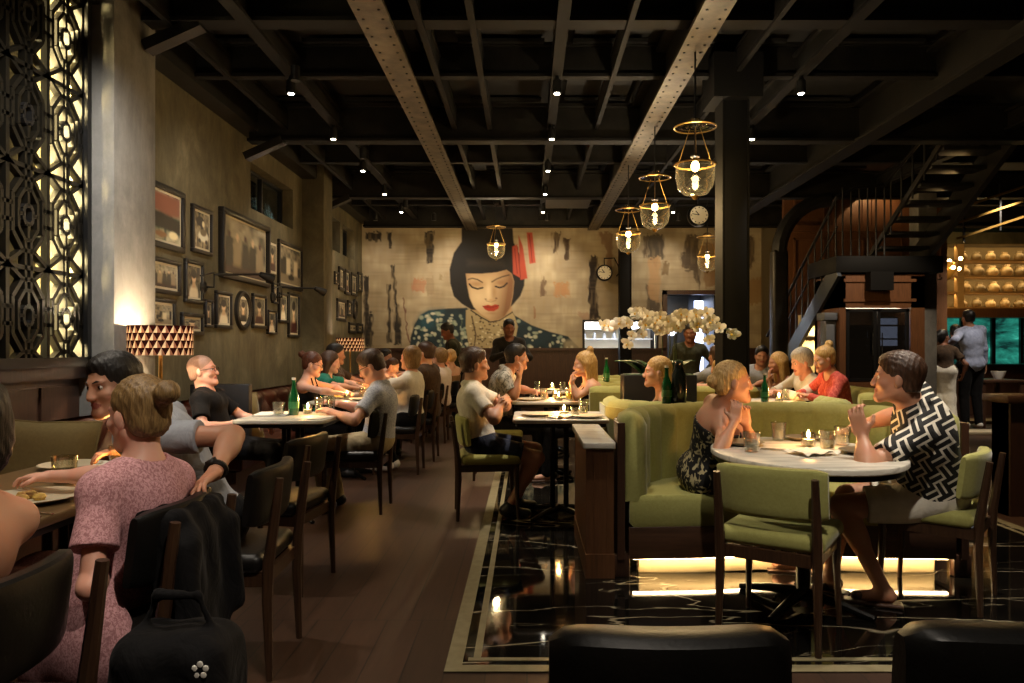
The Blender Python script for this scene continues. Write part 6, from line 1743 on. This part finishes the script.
person('person with long brown hair in a pale pink top at the far left table', (-2.2, 10.2, .53), W(378, 363, 10.2), -92, -90, 18, s=.92, sex='f', hair=('long', 'auburn'), top=('strap', 'rose'))
person('dark-haired person farthest along the left bench, near the wall painting', (-2.25, 11.3, .53), W(386, 357, 11.3), -100, -110, 8, s=.95, skin='tan', hair=('short', 'black'), top=('short', 'rose'))
person('person leaning head on hand at the far left table', (-2.1, 10.75, .53), W(393, 366, 10.7), -95, -100, 24, s=.92, sex='f', skin='fair', hair=('updo', 'brown'), top=('strap', 'rose'), Rr='chin')
person('person with a blonde bob in a loose white t-shirt, back to us', (-1.2, 7.5, .53), W(410, 358, 7.45), 78, 70, 0, s=.95, sex='f', skin='fair', hair=('bob', 'dirty'), top=('short', 'white'), bottom=('trousers', 'black'), shoe='white', belly=.03, fat=1.16, vox=.009, legs='tuck')
person('person in a dark brown jacket behind the white t-shirt, back to us', (-1.13, 8.35, .53), W(425, 353, 8.3), 75, 70, 0, s=1., hair=('short', 'brown'), top=('long', 'brown'), fat=1.08)
person('person with short grey hair in a white and pink shirt near the wall painting', (-1.17, 9.9, .53), W(439, 358, 9.85), 70, 60, 0, s=.95, hair=('curly', 'dirty'), top=('long', 'palepink'), fat=1.08, belly=.02)
person('blonde person in a tan top, far end of the left aisle chairs', (-1.08, 10.6, .53), W(450, 357, 10.55), 60, 40, 0, s=.92, sex='f', hair=('updo', 'blonde'), top=('strap', 'tan'))
person('person in dark uniform bending over the far tables before the wall painting', (-1.1, 11.7, .92), W(447, 331, 11.5), 95, 110, 22, s=.93, skin='brown', hair=('short', 'black'), top=('long', 'olive'), legs='stand', L='front', Rr='front')
person('person in black uniform standing in shadow before the painted dress', (-.24, 10.3, .9), W(509, 328, 10.25), -170, -170, 8, s=.92, skin='brown', hair=('short', 'black'), top=('long', 'shadow'), legs='stand', L='front', Rr='front')
# ---- middle
person('person in white shirt and dark shorts on a green chair, hands folded', (-.34, 5.53, .545), W(475, 364, 5.5), -85, -70, 0, s=.97, skin='tan', hair=('short', 'brown'), top=('short', 'whiteshirt'), bottom=('shorts', 'navy'),
       Rr=dict(w=W(501, 404, 5.32), x=W(494, 419, 5.2), d=(.5, .7, .35), n=(-.6, .3, -.5), c=.6), L=dict(w=W(505, 404, 5.42), e=(-.1, 5.8, .75), d=(.1, -.8, .3), n=(-.7, 0, -.6), c=.6), vox=.007, collar=True, ankR=(-.13, 5.42, .09), ankL=(-.08, 5.66, .09), slouch=.03)
person('person in a grey leaf-print shirt resting chin on hand at the middle table', (-.30, 7.15, .53), W(517, 357, 7.05), -88, -86, 2, s=.97, skin='tan', hair=('short', 'black'), top=('short', 'leafgrey'), bottom=('trousers', 'black'),
       Rr=dict(w=W(519, 377, 6.9), x=W(514, 396, 6.88), d=(.25, .1, 1), n=(-.8, .4, 0), c=.6), vox=.008, collar=True, slouch=.05)
person('blonde person with a top knot in a black top, hands at her mouth', (.62, 7.02, .53), W(584, 364, 6.95), 88, 92, 6, s=.92, sex='f', skin='fair', hair=('topknot', 'blonde'), top=('strap', 'black'), bottom=('trousers', 'black'), shoe='sandal',
       L=dict(w=W(572, 383, 6.82), x=W(577, 397, 6.8), d=(.1, .1, 1), n=(.9, .2, 0), c=.7), Rr=dict(w=W(571, 383, 7.0), x=(.46, 7.15, .79), d=(.1, -.1, 1), n=(.9, -.2, 0), c=.7), vox=.008, slouch=.03)
person('blonde person with a low ponytail and bare shoulders in the second booth', (1.1, 5.62, .53), W(657, 372, 5.58), 86, 88, 0, s=.92, sex='f', skin='fair', hair=('lowpony', 'blonde'), top=('strap', 'tan'), L='lap', Rr='lap', vox=.008)
# ---- big booth
person('smiling blonde person in a dark flowered dress, hands clasped at the round table', (1.0, 4.22, .53), W(733, 382, 3.98), -88, -92, 0, s=.93, sex='f', skin='tan', hair=('updo', 'blonde'), top=('strap', 'floral'), bottom=('dress', 'floral'), shoe='sandal',
       Rr=dict(w=W(735, 421, 3.80), x=W(719, 452, 3.70), d=(.15, .15, 1), n=(.1, 1, -.1), c=.75), L=dict(w=W(746, 424, 3.93), x=W(753, 447, 4.02), d=(-.22, -.2, 1), n=(.1, -1, -.2), c=.75), vox=.0055, slouch=.02)
person('person in black and white fret-patterned shirt and white shorts, hand raised', (2.04, 3.70, .53), W(897, 378, 3.48), 56, 62, -2, s=1.0, skin='tan', hair=('short', 'brown'), top=('short', 'maze'), bottom=('shorts', 'white'), shoe='sandal',
       L=dict(w=W(862, 434, 3.36), x=W(867, 468, 3.26), d=(-.25, .1, .95), n=(.6, .6, .1), c=.85), Rr='table', vox=.006, belly=.035, fat=1.17, collar=True, watch=None, ankL=(1.72, 3.58, .09), ankR=(1.55, 3.78, .09), slouch=.03)
# ---- right rear
person('blonde person with high updo in a coral red blouse at the right rear', (2.95, 6.85, .53), W(824, 359, 6.75), 92, 95, 14, s=.93, sex='f', skin='fair', hair=('highbun', 'blonde'), top=('long', 'red'), vox=.009)
person('white-haired person in a white shirt reading beside the coral blouse', (2.9, 7.4, .53), W(801, 362, 7.25), 94, 100, 16, s=.97, skin='pink', hair=('curly', 'grey'), top=('long', 'white'), vox=.009)
person('person with long wavy blonde hair, chin on hand, at the right rear', (2.98, 8.35, .53), W(777, 363, 8.2), 92, 98, 4, s=.92, sex='f', skin='tan', hair=('long', 'blonde'), top=('strap', 'black'), L='chin', vox=.01)
person('dark-haired person in a pale grey vest top behind the wavy blonde hair', (2.75, 9.0, .53), W(762, 356, 8.95), 150, 165, 4, s=.97, skin='tan', hair=('short', 'black'), top=('short', 'grey'))
person('person in dark green uniform standing behind the orchids, hand on hip', (2.1, 9.6, .86), W(690, 333, 9.55), 175, 160, 6, s=.88, skin='brown', hair=('short', 'black'), top=('long', 'olive'), legs='stand', L='hips', Rr='hang')
person('dark-haired person with a grey back seated under the doorway light', (2.3, 8.95, .53), W(716, 356, 8.9), 25, 20, 0, s=.95, skin='tan', hair=('short', 'brown'), top=('short', 'grey'))
person('blonde person with back to us beyond the smiling diner', (1.98, 8.08, .5), W(719, 369, 8.02), 40, 30, 0, s=.88, sex='f', hair=('updo', 'blonde'), top=('strap', 'tan'))
person('tall person in a pale blue shirt and black trousers walking away at the right', (6.92, 11.5, .99), W(968, 318, 11.45), 8, 6, 0, s=1.05, skin='tan', hair=('short', 'black'), top=('long', 'blue'), legs='stand', shoe='white',
       L=dict(w=W(942, 350, 11.4), e=(6.4, 11.2, 1.3), c=.3), Rr='hang', vox=.01, fat=1.04)
person('person in a white skirt with tied dark hair walking at the right', (6.30, 11.2, .9), W(943, 337, 11.2), -20, -70, 0, s=.93, sex='f', skin='brown', hair=('ponytail', 'black'), top=('short', 'brown'), bottom=('skirt', 'white'), legs='stand', L='hang', Rr='hang')
person('person all in black between the white skirt and the pale blue shirt', (6.98, 12.5, .9), W(955, 332, 12.5), 10, -10, 6, s=.93, skin='brown', hair=('short', 'black'), top=('long', 'black'), legs='stand', L='hang', Rr='hang')

# ---- clothing and bags left on chairs
S = SDF(); S.bx((-1.035, 2.28, .65), (.045, .17, .13), None, .03, .03); S.bx((-.995, 2.28, .52), (.025, .15, .2), None, .05, .03); S.bx((-1.11, 2.28, .68), (.03, .15, .1), None, .04, .02); S.rc((-.98, 2.13, .68), (-.96, 2.1, .4), .04, .035, .04); S.rc((-.98, 2.42, .68), (-.97, 2.44, .42), .04, .035, .04)
jk = sdf_obj('jacket', S, .01, CL['black'], disp=lambda X, Y, Zz: .006 * np.sin(Y * 60 + Zz * 14) * np.sin(X * 40 + Zz * 9)); tag(jk, 'black jacket hung over the back of the pink dress chair', 'jacket')
S = SDF(); S.bx((-.93, 1.98, .255), (.155, .12, .25), None, .03, .07); S.rc((-1.03, 1.98, .48), (-.99, 1.98, .59), .011, .011, .02); S.rc((-.99, 1.98, .59), (-.88, 1.98, .59), .011, None, .02); S.rc((-.88, 1.98, .59), (-.83, 1.98, .48), .011, None, .02)
bg_ = sdf_obj('tote_bag', S, .009, CL['black'], disp=lambda X, Y, Zz: .004 * np.sin(X * 40 + Zz * 30)); tag(bg_, 'black tote bag with a small white flower mark, on the floor at the lower left', 'bag')
mb = MB()
for k in range(5):
    a = k * 2 * PI / 5 + PI / 2
    mb.sphere((-.822 + .015 * math.cos(a), 1.86, .44 + .015 * math.sin(a)), (.0085, .004, .0085), 8)
mk('flower_mark', mb, M['white'], bg_)
# ================================================================== camera and film
cam = bpy.data.cameras.new('camera'); co = bpy.data.objects.new('camera', cam); COL.objects.link(co)
co.location = (0, 0, CH); co.rotation_euler = (PI / 2, 0, 0)
cam.sensor_width = 36; cam.lens = 36 * F0 / 1024
cam.shift_x = -(CX - 512) / 1024; cam.shift_y = (CY - 341.5) / 1024
cam.clip_start = .05; cam.clip_end = 60
SC.camera = co
w = bpy.data.worlds.new('world'); SC.world = w; w.use_nodes = True
w.node_tree.nodes['Background'].inputs[0].default_value = (*lin('ffd9a8'), 1)
w.node_tree.nodes['Background'].inputs[1].default_value = .012
SC.view_settings.view_transform = 'Standard'; SC.view_settings.look = 'None'; SC.view_settings.gamma = 1; SC.view_settings.use_curve_mapping = False
SC.view_settings.exposure = 1.3
SC.cycles.use_denoising = True
SC.cycles.max_bounces = 8; SC.cycles.diffuse_bounces = 3; SC.cycles.glossy_bounces = 3; SC.cycles.transparent_max_bounces = 16; SC.cycles.transmission_bounces = 4
SC.cycles.caustics_reflective = False; SC.cycles.caustics_refractive = False; SC.cycles.sample_clamp_indirect = 4
